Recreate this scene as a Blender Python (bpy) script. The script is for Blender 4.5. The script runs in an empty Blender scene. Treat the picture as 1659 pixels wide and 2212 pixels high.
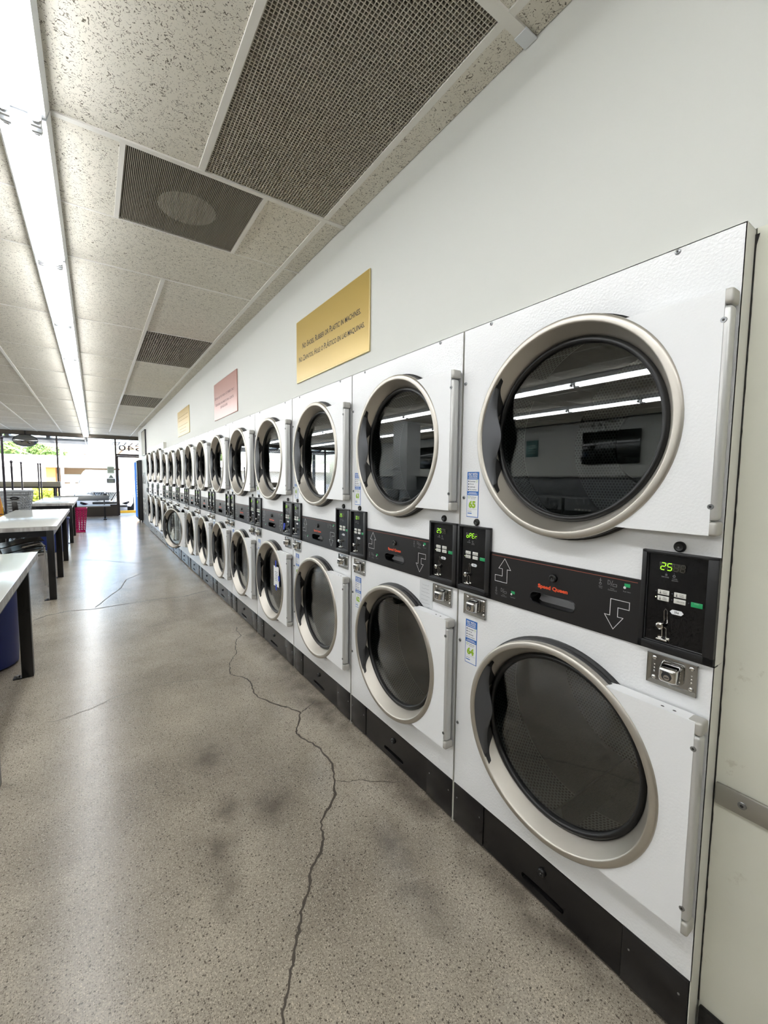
import bpy, bmesh, math, random
from math import sin, cos, pi, radians, sqrt, atan2
from mathutils import Vector, Matrix, noise as mnoise

random.seed(7)
scene = bpy.context.scene
COL = scene.collection

# ------------------------------------------------------------------ colours
def lin(v):
    v /= 255.0
    return v / 12.92 if v <= 0.04045 else ((v + 0.055) / 1.055) ** 2.4

def C(r, g, b):
    return (lin(r), lin(g), lin(b), 1.0)

# ------------------------------------------------------------------ materials
M = {}

def new_mat(name):
    m = bpy.data.materials.new(name)
    m.use_nodes = True
    nt = m.node_tree
    nt.nodes.clear()
    out = nt.nodes.new('ShaderNodeOutputMaterial')
    M[name] = m
    return m, nt, out

def N(nt, typ, **kw):
    n = nt.nodes.new(typ)
    for k, v in kw.items():
        setattr(n, k, v)
    return n

def plain(name, col, rough=0.5, metal=0.0, spec=0.5, bump=None, coat=0.0, var=None, aniso=0.0):
    """Principled material; bump=(scale, strength, distance), var=(scale, amount) gives slight procedural tone variation."""
    m, nt, out = new_mat(name)
    p = N(nt, 'ShaderNodeBsdfPrincipled')
    p.inputs['Base Color'].default_value = col
    p.inputs['Roughness'].default_value = rough
    p.inputs['Metallic'].default_value = metal
    p.inputs['Specular IOR Level'].default_value = spec
    p.inputs['Coat Weight'].default_value = coat
    nt.links.new(p.outputs[0], out.inputs[0])
    tc = None
    if bump or var:
        tc = N(nt, 'ShaderNodeTexCoord')
    if bump:
        nz = N(nt, 'ShaderNodeTexNoise')
        nz.inputs['Scale'].default_value = bump[0]
        nz.inputs['Detail'].default_value = 2.0
        b = N(nt, 'ShaderNodeBump')
        b.inputs['Strength'].default_value = bump[1]
        b.inputs['Distance'].default_value = bump[2]
        nt.links.new(tc.outputs['Object'], nz.inputs['Vector'])
        nt.links.new(nz.outputs[0], b.inputs['Height'])
        nt.links.new(b.outputs[0], p.inputs['Normal'])
    if var:
        nz = N(nt, 'ShaderNodeTexNoise')
        nz.inputs['Scale'].default_value = var[0]
        nz.inputs['Detail'].default_value = 4.0
        mx = N(nt, 'ShaderNodeMix', data_type='RGBA')
        mx.inputs[6].default_value = tuple(c * (1 - var[1]) for c in col[:3]) + (1,)
        mx.inputs[7].default_value = tuple(min(1, c * (1 + var[1])) for c in col[:3]) + (1,)
        nt.links.new(tc.outputs['Object'], nz.inputs['Vector'])
        nt.links.new(nz.outputs[0], mx.inputs[0])
        nt.links.new(mx.outputs[2], p.inputs['Base Color'])
    return m

def emit(name, col, strength):
    m, nt, out = new_mat(name)
    e = N(nt, 'ShaderNodeEmission')
    e.inputs[0].default_value = col
    e.inputs[1].default_value = strength
    nt.links.new(e.outputs[0], out.inputs[0])
    return m

def pane(name, tint, ior):
    """thin two-sided sheet of glass: see-through with a Fresnel reflection"""
    m, nt, out = new_mat(name)
    tr = N(nt, 'ShaderNodeBsdfTransparent')
    tr.inputs[0].default_value = tint
    gl = N(nt, 'ShaderNodeBsdfGlossy')
    gl.inputs['Roughness'].default_value = 0.0
    gl.inputs[0].default_value = (1, 1, 1, 1)
    geo = N(nt, 'ShaderNodeNewGeometry')
    mp = N(nt, 'ShaderNodeMapRange')
    mp.inputs[3].default_value = ior
    mp.inputs[4].default_value = 1.0 / ior
    nt.links.new(geo.outputs['Backfacing'], mp.inputs[0])
    fr = N(nt, 'ShaderNodeFresnel')
    nt.links.new(mp.outputs[0], fr.inputs[0])
    mx = N(nt, 'ShaderNodeMixShader')
    nt.links.new(fr.outputs[0], mx.inputs[0])
    nt.links.new(tr.outputs[0], mx.inputs[1])
    nt.links.new(gl.outputs[0], mx.inputs[2])
    nt.links.new(mx.outputs[0], out.inputs[0])
    return m

plain('white_enamel', C(242, 243, 244), 0.25, spec=0.5, bump=(150, 0.26, 0.003))
plain('door_white', C(243, 244, 245), 0.30, bump=(170, 0.18, 0.0025))
plain('white_wall', C(212, 213, 207), 0.55)
plain('side_white', C(232, 231, 222), 0.5, var=(9, 0.06))
plain('dark_gap', C(40, 38, 36), 0.8)
plain('ring_steel', C(198, 193, 184), 0.46, metal=1.0, bump=(60, 0.05, 0.001), var=(14, 0.07))
plain('rail_steel', C(186, 184, 178), 0.42, metal=1.0, bump=(80, 0.06, 0.001), var=(20, 0.06))
plain('chrome', C(214, 212, 208), 0.10, metal=1.0)
plain('chrome_lock', C(184, 185, 186), 0.12, metal=1.0)
plain('hinge_aluminium', C(206, 206, 204), 0.36, metal=0.45, bump=(120, 0.05, 0.001))
plain('hinge_cap_grey', C(190, 188, 182), 0.45, metal=0.35)
plain('screw_metal', C(150, 152, 154), 0.28, metal=1.0)
plain('screw_socket', C(40, 40, 40), 0.6)
plain('black_plastic', C(26, 26, 28), 0.38, bump=(500, 0.08, 0.0005))
plain('control_black', C(15, 15, 17), 0.22)
plain('band_black', C(32, 31, 32), 0.34, bump=(600, 0.06, 0.0004))
plain('kick_black', C(19, 18, 19), 0.26, bump=(60, 0.02, 0.001))
plain('rubber', C(14, 14, 15), 0.38)
plain('handle_grey', C(88, 89, 92), 0.42, metal=0.6)
plain('handle_black', C(10, 10, 11), 0.45)
plain('slot_metal', C(196, 196, 198), 0.5, var=(200, 0.06))
plain('print_white', C(225, 225, 225), 0.5)
plain('print_grey', C(150, 150, 152), 0.5)
plain('logo_orange', C(228, 84, 46), 0.45)
plain('line_red', C(150, 84, 68), 0.45)
plain('button_white', C(222, 221, 214), 0.4)
plain('button_green', C(36, 158, 98), 0.4)
plain('button_ink', C(40, 40, 40), 0.5)
plain('display_dark', C(36, 36, 28), 0.25)
plain('segment_off', C(64, 60, 54), 0.4)
emit('segment_lit', (0.42, 1.0, 0.05, 1), 0.75)
emit('led_lit', (0.9, 1.0, 0.55, 1), 1.2)
plain('led_off', C(70, 74, 86), 0.4)
plain('sticker_blue', C(46, 110, 190), 0.45)
plain('sticker_white', C(240, 242, 245), 0.45)
plain('sticker_lime', C(152, 190, 42), 0.45)
plain('sticker_ink', C(70, 84, 104), 0.5)
plain('sign_gold', C(192, 164, 88), 0.30, metal=0.25, spec=0.6, var=(2.0, 0.03))
plain('sign_gold_edge', C(226, 208, 150), 0.4, metal=0.3)
plain('sign_pink', C(190, 146, 136), 0.28, metal=0.15, spec=0.6, var=(2.0, 0.03))
plain('sign_ink', C(42, 36, 24), 0.5)
plain('sign_ink_pink', C(110, 78, 72), 0.5)
plain('sign_ink_faint', C(150, 120, 62), 0.5)
plain('tee_white', C(232, 230, 223), 0.45)
plain('vent_grey', C(186, 180, 166), 0.55, metal=0.0)
plain('diffuser_grey', C(150, 144, 130), 0.6)
plain('vent_dark', C(30, 28, 25), 0.8)
plain('lamp_white', C(228, 232, 236), 0.35)
plain('lamp_cap', C(176, 178, 180), 0.35, metal=0.8)
TUBE = 13.0
emit('lamp_tube', (0.975, 0.99, 1.0, 1), TUBE)
plain('laminate', C(208, 210, 206), 0.16, spec=0.5)
plain('table_black', C(16, 16, 17), 0.38)
plain('blue_plastic', C(28, 48, 120), 0.42, bump=(30, 0.05, 0.002))
plain('pink_plastic', C(206, 22, 106), 0.38)
plain('grey_plastic', C(166, 170, 174), 0.5)
plain('dark_plastic', C(48, 46, 44), 0.5)
plain('yellow_plastic', C(232, 178, 36), 0.45)
plain('orange_plastic', C(208, 132, 30), 0.45)
plain('kickboard_brown', C(66, 58, 50), 0.5, var=(6, 0.06))
plain('bronze', C(70, 62, 60), 0.45, metal=0.3)
plain('header_brown', C(92, 84, 74), 0.55)
plain('counter_grey', C(140, 134, 118), 0.5, var=(120, 0.1))
plain('bench_grey', C(150, 152, 150), 0.5, var=(140, 0.08))
emit('vending_blue', C(70, 118, 190), 0.9)
plain('vending_black', C(34, 34, 35), 0.45)
plain('machine_grey', C(156, 154, 148), 0.45)
plain('mirror_face', C(150, 150, 148), 0.03, metal=1.0)
plain('chair_black', C(26, 27, 28), 0.35)
plain('wire_chrome', C(200, 200, 202), 0.25, metal=0.9)
plain('pole_dark', C(74, 70, 78), 0.25, metal=0.7)
plain('tv_black', C(12, 13, 14), 0.12)
plain('teal_sign', C(70, 120, 118), 0.4)
plain('washer_steel', C(104, 106, 108), 0.35, metal=0.6)
plain('washer_white', C(214, 214, 210), 0.4)
plain('washer_dark', C(28, 30, 32), 0.25)
plain('pillar_grey', C(186, 188, 188), 0.6)
plain('paper', C(232, 234, 234), 0.7)
plain('paper_dim', C(214, 216, 218), 0.7)
plain('tape_blue', C(34, 66, 190), 0.6)
plain('ink_pencil', C(150, 152, 156), 0.8)
plain('stucco', C(236, 232, 222), 0.9, bump=(12, 0.3, 0.02), var=(2, 0.03))
plain('orange_stucco', C(222, 160, 92), 0.9, var=(3, 0.06))
plain('brown_trim', C(150, 128, 100), 0.8)
plain('house_glass', C(190, 200, 204), 0.12)
plain('asphalt', C(150, 150, 150), 0.9, var=(5, 0.08))
plain('sidewalk', C(196, 194, 188), 0.85, var=(3, 0.05))
plain('curb_yellow', C(236, 176, 40), 0.6)
plain('leaf_green', C(112, 140, 72), 0.7, var=(1.4, 0.35))
plain('leaf_blossom', C(206, 170, 150), 0.7, var=(1.4, 0.25))
plain('leaf_lime', C(176, 186, 62), 0.7, var=(3, 0.3))
plain('bark', C(110, 92, 74), 0.9)
plain('car_white', C(240, 241, 243), 0.18, coat=0.6)
plain('car_glass', C(150, 164, 176), 0.08)
plain('car_black', C(20, 22, 26), 0.45)
plain('car_lamp', C(196, 204, 208), 0.12, metal=0.5)
plain('awning_grey', C(122, 124, 124), 0.6)
plain('decal_green', C(176, 190, 172), 0.6)
plain('decal_grey', C(120, 122, 122), 0.6)
plain('ink_dark', C(84, 80, 92), 0.5)
pane('dryer_glass', (0.74, 0.77, 0.77, 1), 1.75)
pane('window_glass', (0.97, 0.98, 0.98, 1), 1.3)

def mat_ceiling():
    m, nt, out = new_mat('ceiling_tile')
    p = N(nt, 'ShaderNodeBsdfPrincipled')
    p.inputs['Roughness'].default_value = 0.9
    p.inputs['Specular IOR Level'].default_value = 0.15
    tc = N(nt, 'ShaderNodeTexCoord')
    a = N(nt, 'ShaderNodeTexNoise', noise_dimensions='2D')
    a.inputs['Scale'].default_value = 88
    a.inputs['Detail'].default_value = 3.0
    a.inputs['Roughness'].default_value = 0.62
    a.inputs['Distortion'].default_value = 1.7
    nt.links.new(tc.outputs['Object'], a.inputs['Vector'])
    r = N(nt, 'ShaderNodeValToRGB')
    r.color_ramp.elements[0].position = 0.366
    r.color_ramp.elements[0].color = (1, 1, 1, 1)
    r.color_ramp.elements[1].position = 0.394
    r.color_ramp.elements[1].color = (0, 0, 0, 1)
    nt.links.new(a.outputs[0], r.inputs[0])
    v = N(nt, 'ShaderNodeTexNoise', noise_dimensions='2D')
    v.inputs['Scale'].default_value = 2.2
    nt.links.new(tc.outputs['Object'], v.inputs['Vector'])
    base = N(nt, 'ShaderNodeMix', data_type='RGBA')
    base.inputs[6].default_value = C(222, 217, 203)
    base.inputs[7].default_value = C(233, 229, 218)
    nt.links.new(v.outputs[0], base.inputs[0])
    mx = N(nt, 'ShaderNodeMix', data_type='RGBA')
    nt.links.new(r.outputs[0], mx.inputs[0])
    nt.links.new(base.outputs[2], mx.inputs[6])
    mx.inputs[7].default_value = C(112, 106, 94)
    nt.links.new(mx.outputs[2], p.inputs['Base Color'])
    b = N(nt, 'ShaderNodeBump', invert=True)
    b.inputs['Strength'].default_value = 0.5
    b.inputs['Distance'].default_value = 0.004
    nt.links.new(r.outputs[0], b.inputs['Height'])
    nt.links.new(b.outputs[0], p.inputs['Normal'])
    nt.links.new(p.outputs[0], out.inputs[0])
mat_ceiling()

STAINS = [(-0.80, 1.19, 0.075, 0.13), (-0.56, 1.27, 0.10, 0.10), (-0.71, 1.76, 0.10, 0.14), (-0.81, 1.00, 0.055, 0.09),
          (-0.72, 1.33, 0.06, 0.09), (-0.23, 0.84, 0.10, 0.16), (-0.03, 0.95, 0.11, 0.45), (-0.06, 1.85, 0.13, 0.45), (-0.03, 2.9, 0.10, 0.7), (-0.02, 0.35, 0.10, 0.35), (-0.30, 0.62, 0.07, 0.12)]

def mat_floor():
    m, nt, out = new_mat('polished_concrete')
    L = nt.links.new
    p = N(nt, 'ShaderNodeBsdfPrincipled')
    tc = N(nt, 'ShaderNodeTexCoord')
    # broad mottling
    n1 = N(nt, 'ShaderNodeTexNoise', noise_dimensions='2D'); n1.inputs['Scale'].default_value = 1.6; n1.inputs['Detail'].default_value = 6; n1.inputs['Roughness'].default_value = 0.6
    L(tc.outputs['Object'], n1.inputs['Vector'])
    r1 = N(nt, 'ShaderNodeValToRGB')
    r1.color_ramp.elements[0].position = 0.30; r1.color_ramp.elements[0].color = C(149, 139, 125)
    r1.color_ramp.elements[1].position = 0.72; r1.color_ramp.elements[1].color = C(184, 174, 158)
    L(n1.outputs[0], r1.inputs[0])
    # fine sand grain
    n2 = N(nt, 'ShaderNodeTexNoise', noise_dimensions='2D'); n2.inputs['Scale'].default_value = 170; n2.inputs['Detail'].default_value = 3; n2.inputs['Roughness'].default_value = 0.7
    L(tc.outputs['Object'], n2.inputs['Vector'])
    mr = N(nt, 'ShaderNodeMapRange'); mr.inputs[1].default_value = 0.3; mr.inputs[2].default_value = 0.7; mr.inputs[3].default_value = 0.72; mr.inputs[4].default_value = 1.26
    L(n2.outputs[0], mr.inputs[0])
    mul = N(nt, 'ShaderNodeMix', data_type='RGBA', blend_type='MULTIPLY'); mul.inputs[0].default_value = 1.0
    L(r1.outputs[0], mul.inputs[6]); L(mr.outputs[0], mul.inputs[7])
    last = mul.outputs[2]
    # aggregate: dark and pale chips, two sizes
    for scale, thr, lo, hi, col in ((95, 0.24, 0.0, 0.16, C(70, 62, 54)), (150, 0.23, 0.80, 1.0, C(222, 212, 194)), (48, 0.13, 0.0, 0.14, C(52, 47, 42)), (210, 0.28, 0.0, 0.34, C(92, 83, 73)), (260, 0.28, 0.76, 1.0, C(206, 196, 178))):
        vo = N(nt, 'ShaderNodeTexVoronoi', voronoi_dimensions='2D'); vo.inputs['Scale'].default_value = scale
        mp = N(nt, 'ShaderNodeMapping'); mp.inputs['Location'].default_value = (scale * 0.31, scale * 0.17, 0)
        L(tc.outputs['Object'], mp.inputs[0]); L(mp.outputs[0], vo.inputs['Vector'])
        sep = N(nt, 'ShaderNodeSeparateColor'); L(vo.outputs['Color'], sep.inputs[0])
        c1 = N(nt, 'ShaderNodeMath', operation='LESS_THAN'); c1.inputs[1].default_value = thr; L(vo.outputs['Distance'], c1.inputs[0])
        c2 = N(nt, 'ShaderNodeMath', operation='GREATER_THAN'); c2.inputs[1].default_value = lo; L(sep.outputs[0], c2.inputs[0])
        c3 = N(nt, 'ShaderNodeMath', operation='LESS_THAN'); c3.inputs[1].default_value = hi; L(sep.outputs[0], c3.inputs[0])
        a = N(nt, 'ShaderNodeMath', operation='MULTIPLY'); L(c1.outputs[0], a.inputs[0]); L(c2.outputs[0], a.inputs[1])
        b = N(nt, 'ShaderNodeMath', operation='MULTIPLY'); L(a.outputs[0], b.inputs[0]); L(c3.outputs[0], b.inputs[1])
        k = N(nt, 'ShaderNodeMath', operation='MULTIPLY'); k.inputs[1].default_value = 0.75; L(b.outputs[0], k.inputs[0])
        mx = N(nt, 'ShaderNodeMix', data_type='RGBA'); L(k.outputs[0], mx.inputs[0]); L(last, mx.inputs[6]); mx.inputs[7].default_value = col
        last = mx.outputs[2]
    # dirt stains worn into the slab
    dn = N(nt, 'ShaderNodeTexNoise', noise_dimensions='2D'); dn.inputs['Scale'].default_value = 9; dn.inputs['Detail'].default_value = 4
    L(tc.outputs['Object'], dn.inputs['Vector'])
    acc = None
    sx = N(nt, 'ShaderNodeSeparateXYZ'); L(tc.outputs['Object'], sx.inputs[0])
    for (x, y, rx, ry) in STAINS:
        ax = N(nt, 'ShaderNodeMath', operation='MULTIPLY_ADD'); ax.inputs[1].default_value = 1 / rx; ax.inputs[2].default_value = -x / rx; L(sx.outputs[0], ax.inputs[0])
        ay = N(nt, 'ShaderNodeMath', operation='MULTIPLY_ADD'); ay.inputs[1].default_value = 1 / ry; ay.inputs[2].default_value = -y / ry; L(sx.outputs[1], ay.inputs[0])
        cb = N(nt, 'ShaderNodeCombineXYZ'); L(ax.outputs[0], cb.inputs[0]); L(ay.outputs[0], cb.inputs[1])
        ln = N(nt, 'ShaderNodeVectorMath', operation='LENGTH'); L(cb.outputs[0], ln.inputs[0])
        mm = N(nt, 'ShaderNodeMapRange', interpolation_type='SMOOTHSTEP'); mm.inputs[1].default_value = 0.0; mm.inputs[2].default_value = 1.6; mm.inputs[3].default_value = 1.0; mm.inputs[4].default_value = 0.0
        L(ln.outputs[1], mm.inputs[0])
        if acc is None:
            acc = mm.outputs[0]
        else:
            mxm = N(nt, 'ShaderNodeMath', operation='MAXIMUM'); L(acc, mxm.inputs[0]); L(mm.outputs[0], mxm.inputs[1]); acc = mxm.outputs[0]
    dm = N(nt, 'ShaderNodeMath', operation='MULTIPLY'); L(acc, dm.inputs[0]); dk = N(nt, 'ShaderNodeMapRange'); dk.inputs[1].default_value = 0.32; dk.inputs[2].default_value = 0.68; dk.inputs[3].default_value = 0.2; dk.inputs[4].default_value = 0.8; L(dn.outputs[0], dk.inputs[0]); L(dk.outputs[0], dm.inputs[1])
    st = N(nt, 'ShaderNodeMix', data_type='RGBA'); L(dm.outputs[0], st.inputs[0]); L(last, st.inputs[6]); st.inputs[7].default_value = C(94, 85, 75)
    L(st.outputs[2], p.inputs['Base Color'])
    # sealed, unevenly worn gloss
    p.inputs['Roughness'].default_value = 0.24
    p.inputs['Specular IOR Level'].default_value = 0.5
    bp = N(nt, 'ShaderNodeBump'); bp.inputs['Strength'].default_value = 0.10; bp.inputs['Distance'].default_value = 0.004
    n4 = N(nt, 'ShaderNodeTexNoise', noise_dimensions='2D'); n4.inputs['Scale'].default_value = 22; n4.inputs['Detail'].default_value = 5
    L(tc.outputs['Object'], n4.inputs['Vector']); L(n4.outputs[0], bp.inputs['Height']); L(bp.outputs[0], p.inputs['Normal'])
    L(p.outputs[0], out.inputs[0])
mat_floor()
plain('crack_dark', C(78, 70, 60), 0.6)
plain('crack_fine', C(104, 98, 88), 0.6)

def mat_perforated():
    """galvanised drum sheet with a hexagonal pattern of punched holes (UV in metres)"""
    m, nt, out = new_mat('drum_perforated')
    L = nt.links.new
    p = N(nt, 'ShaderNodeBsdfPrincipled')
    p.inputs['Metallic'].default_value = 0.6
    p.inputs['Roughness'].default_value = 0.5
    uv = N(nt, 'ShaderNodeUVMap')
    s = 0.0125
    dists = []
    for off in (0.0, 0.5):
        mp = N(nt, 'ShaderNodeVectorMath', operation='MULTIPLY_ADD')
        mp.inputs[1].default_value = (1 / s, 1 / (s * 1.732), 0)
        mp.inputs[2].default_value = (off, off, 0)
        L(uv.outputs[0], mp.inputs[0])
        fr = N(nt, 'ShaderNodeVectorMath', operation='FRACTION'); L(mp.outputs[0], fr.inputs[0])
        sc = N(nt, 'ShaderNodeVectorMath', operation='MULTIPLY_ADD')
        sc.inputs[1].default_value = (1, 1.732, 0); sc.inputs[2].default_value = (-0.5, -0.866, 0)
        L(fr.outputs[0], sc.inputs[0])
        ln = N(nt, 'ShaderNodeVectorMath', operation='LENGTH'); L(sc.outputs[0], ln.inputs[0])
        dists.append(ln.outputs[1])
    mn = N(nt, 'ShaderNodeMath', operation='MINIMUM'); L(dists[0], mn.inputs[0]); L(dists[1], mn.inputs[1])
    lt = N(nt, 'ShaderNodeMath', operation='LESS_THAN'); lt.inputs[1].default_value = 0.33; L(mn.outputs[0], lt.inputs[0])
    mx = N(nt, 'ShaderNodeMix', data_type='RGBA')
    mx.inputs[6].default_value = C(136, 139, 136); mx.inputs[7].default_value = C(10, 10, 10)
    L(lt.outputs[0], mx.inputs[0]); L(mx.outputs[2], p.inputs['Base Color'])
    L(p.outputs[0], out.inputs[0])
mat_perforated()
plain('drum_smooth', C(84, 89, 87), 0.5, metal=0.6)

def mat_tabletop_edge():
    m, nt, out = new_mat('table_edge')
    p = N(nt, 'ShaderNodeBsdfPrincipled'); p.inputs['Roughness'].default_value = 0.4
    tc = N(nt, 'ShaderNodeTexCoord')
    nz = N(nt, 'ShaderNodeTexNoise'); nz.inputs['Scale'].default_value = 22; nz.inputs['Detail'].default_value = 4
    mp = N(nt, 'ShaderNodeMapping'); mp.inputs['Scale'].default_value = (1, 1, 0.15)
    nt.links.new(tc.outputs['Object'], mp.inputs[0]); nt.links.new(mp.outputs[0], nz.inputs['Vector'])
    r = N(nt, 'ShaderNodeValToRGB')
    r.color_ramp.elements[0].position = 0.38; r.color_ramp.elements[0].color = C(172, 168, 164)
    r.color_ramp.elements[1].position = 0.6; r.color_ramp.elements[1].color = C(214, 213, 210)
    nt.links.new(nz.outputs[0], r.inputs[0]); nt.links.new(r.outputs[0], p.inputs['Base Color'])
    nt.links.new(p.outputs[0], out.inputs[0])
mat_tabletop_edge()

def mat_worn_wall():
    """near wall panel: off-white paint with scuffs and patches of missing paint"""
    m, nt, out = new_mat('worn_wall')
    L = nt.links.new
    p = N(nt, 'ShaderNodeBsdfPrincipled'); p.inputs['Roughness'].default_value = 0.55
    tc = N(nt, 'ShaderNodeTexCoord')
    a = N(nt, 'ShaderNodeTexNoise'); a.inputs['Scale'].default_value = 26; a.inputs['Detail'].default_value = 6; a.inputs['Roughness'].default_value = 0.7
    L(tc.outputs['Object'], a.inputs['Vector'])
    b = N(nt, 'ShaderNodeTexNoise'); b.inputs['Scale'].default_value = 5; b.inputs['Detail'].default_value = 2
    L(tc.outputs['Object'], b.inputs['Vector'])
    r1 = N(nt, 'ShaderNodeMapRange'); r1.inputs[1].default_value = 0.57; r1.inputs[2].default_value = 0.66; L(a.outputs[0], r1.inputs[0])
    r2 = N(nt, 'ShaderNodeMapRange'); r2.inputs[1].default_value = 0.52; r2.inputs[2].default_value = 0.66; L(b.outputs[0], r2.inputs[0])
    mu = N(nt, 'ShaderNodeMath', operation='MULTIPLY'); L(r1.outputs[0], mu.inputs[0]); L(r2.outputs[0], mu.inputs[1])
    sx = N(nt, 'ShaderNodeSeparateXYZ'); L(tc.outputs['Object'], sx.inputs[0])
    zz = N(nt, 'ShaderNodeMapRange'); zz.inputs[1].default_value = 1.75; zz.inputs[2].default_value = 1.5; L(sx.outputs[2], zz.inputs[0])
    mu2 = N(nt, 'ShaderNodeMath', operation='MULTIPLY'); L(mu.outputs[0], mu2.inputs[0]); L(zz.outputs[0], mu2.inputs[1])
    mx = N(nt, 'ShaderNodeMix', data_type='RGBA'); mx.inputs[6].default_value = C(220, 219, 205); mx.inputs[7].default_value = C(178, 172, 152)
    L(mu2.outputs[0], mx.inputs[0]); L(mx.outputs[2], p.inputs['Base Color'])
    L(p.outputs[0], out.inputs[0])
mat_worn_wall()

# ------------------------------------------------------------------ mesh builder
class MB:
    def __init__(self):
        self.v = []; self.f = []; self.m = []; self.mats = []; self.uv = {}
    def mi(self, mat):
        if mat not in self.mats:
            self.mats.append(mat)
        return self.mats.index(mat)
    def add(self, verts, faces, mat, uvs=None):
        o = len(self.v); k = self.mi(mat)
        self.v.extend(tuple(p) for p in verts)
        for i, f in enumerate(faces):
            if uvs:
                self.uv[len(self.f)] = uvs[i]
            self.f.append(tuple(o + j for j in f)); self.m.append(k)
    def box(self, lo, hi, mat, bev=0.0, seg=2):
        x0, y0, z0 = lo; x1, y1, z1 = hi
        if bev <= 0:
            v = [(x0, y0, z0), (x1, y0, z0), (x1, y1, z0), (x0, y1, z0), (x0, y0, z1), (x1, y0, z1), (x1, y1, z1), (x0, y1, z1)]
            f = [(0, 3, 2, 1), (4, 5, 6, 7), (0, 1, 5, 4), (1, 2, 6, 5), (2, 3, 7, 6), (3, 0, 4, 7)]
            self.add(v, f, mat); return
        bm = bmesh.new()
        bmesh.ops.create_cube(bm, size=1.0)
        for q in bm.verts:
            q.co = Vector(((q.co.x + .5) * (x1 - x0) + x0, (q.co.y + .5) * (y1 - y0) + y0, (q.co.z + .5) * (z1 - z0) + z0))
        bmesh.ops.bevel(bm, geom=bm.edges[:], offset=bev, segments=seg, profile=0.5, affect='EDGES')
        bm.verts.index_update()
        self.add([q.co[:] for q in bm.verts], [[q.index for q in fc.verts] for fc in bm.faces], mat)
        bm.free()
    def prism(self, poly, a0, a1, mat, axis=0, caps=True):
        """polygon in the plane normal to axis, extruded from a0 to a1"""
        n = len(poly)
        def P(p, a):
            return ((a, p[0], p[1]), (p[0], a, p[1]), (p[0], p[1], a))[axis]
        v = [P(p, a0) for p in poly] + [P(p, a1) for p in poly]
        f = [(i, (i + 1) % n, n + (i + 1) % n, n + i) for i in range(n)]
        if caps:
            f += [tuple(range(n - 1, -1, -1)), tuple(range(n, 2 * n))]
        self.add(v, f, mat)
    def lathe(self, prof, c, mat, axis=0, n=64, close=False, uvscale=None, a0=0.0, a1=2 * pi):
        """profile of (along axis, radius) turned round an axis through c"""
        full = abs(a1 - a0 - 2 * pi) < 1e-6
        cnt = n if full else n + 1
        v = []; f = []; uvs = [] if uvscale else None
        for a, r in prof:
            for i in range(cnt):
                t = a0 + (a1 - a0) * i / n
                if axis == 0: v.append((c[0] + a, c[1] + r * cos(t), c[2] + r * sin(t)))
                elif axis == 1: v.append((c[0] + r * cos(t), c[1] + a, c[2] + r * sin(t)))
                else: v.append((c[0] + r * cos(t), c[1] + r * sin(t), c[2] + a))
        for k in range(len(prof) - 1):
            for i in range(n):
                j = (i + 1) % cnt
                f.append((k * cnt + i, k * cnt + j, (k + 1) * cnt + j, (k + 1) * cnt + i))
                if uvs is not None:
                    if uvscale == 'cyl':
                        R = prof[k][1]; t0 = R * (a0 + (a1 - a0) * i / n); t1 = R * (a0 + (a1 - a0) * (i + 1) / n)
                        uvs.append([(t0, prof[k][0]), (t1, prof[k][0]), (t1, prof[k + 1][0]), (t0, prof[k + 1][0])])
                    else:
                        q = []
                        for (kk, ii) in ((k, i), (k, i + 1), (k + 1, i + 1), (k + 1, i)):
                            t = 2 * pi * ii / n
                            q.append((prof[kk][1] * cos(t), prof[kk][1] * sin(t)))
                        uvs.append(q)
        if close and full:
            f.append(tuple(range(cnt - 1, -1, -1)))
            f.append(tuple((len(prof) - 1) * cnt + i for i in range(cnt)))
            if uvs is not None:
                uvs += [[(0, 0)] * cnt, [(0, 0)] * cnt]
        self.add(v, f, mat, uvs)
    def cyl(self, p0, p1, r, mat, n=12, r1=None):
        self.tube([p0, p1], r, mat, n, r_end=r1)
    def tube(self, pts, r, mat, n=8, r_end=None, closed=False):
        pts = [Vector(p) for p in pts]
        m = len(pts); v = []; f = []
        up = None
        for i, p in enumerate(pts):
            if closed:
                d = (pts[(i + 1) % m] - pts[i - 1]).normalized()
            else:
                d = (pts[min(i + 1, m - 1)] - pts[max(i - 1, 0)]).normalized()
            if up is None:
                up = d.orthogonal().normalized()
            up = (up - d * up.dot(d))
            up = up.normalized() if up.length > 1e-6 else d.orthogonal().normalized()
            w = d.cross(up)
            rr = r if r_end is None else r + (r_end - r) * i / (m - 1)
            for k in range(n):
                t = 2 * pi * k / n
                v.append(p + up * (rr * cos(t)) + w * (rr * sin(t)))
        for i in range(m if closed else m - 1):
            j = (i + 1) % m
            for k in range(n):
                f.append((i * n + k, i * n + (k + 1) % n, j * n + (k + 1) % n, j * n + k))
        if not closed:
            f.append(tuple(range(n - 1, -1, -1))); f.append(tuple((m - 1) * n + k for k in range(n)))
        self.add(v, f, mat)
    def ball(self, c, r, mat, n=12, sx=1, sy=1, sz=1):
        bm = bmesh.new()
        bmesh.ops.create_uvsphere(bm, u_segments=n, v_segments=max(6, n // 2), radius=r)
        bm.verts.index_update()
        self.add([(c[0] + q.co.x * sx, c[1] + q.co.y * sy, c[2] + q.co.z * sz) for q in bm.verts], [[q.index for q in fc.verts] for fc in bm.faces], mat)
        bm.free()
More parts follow.
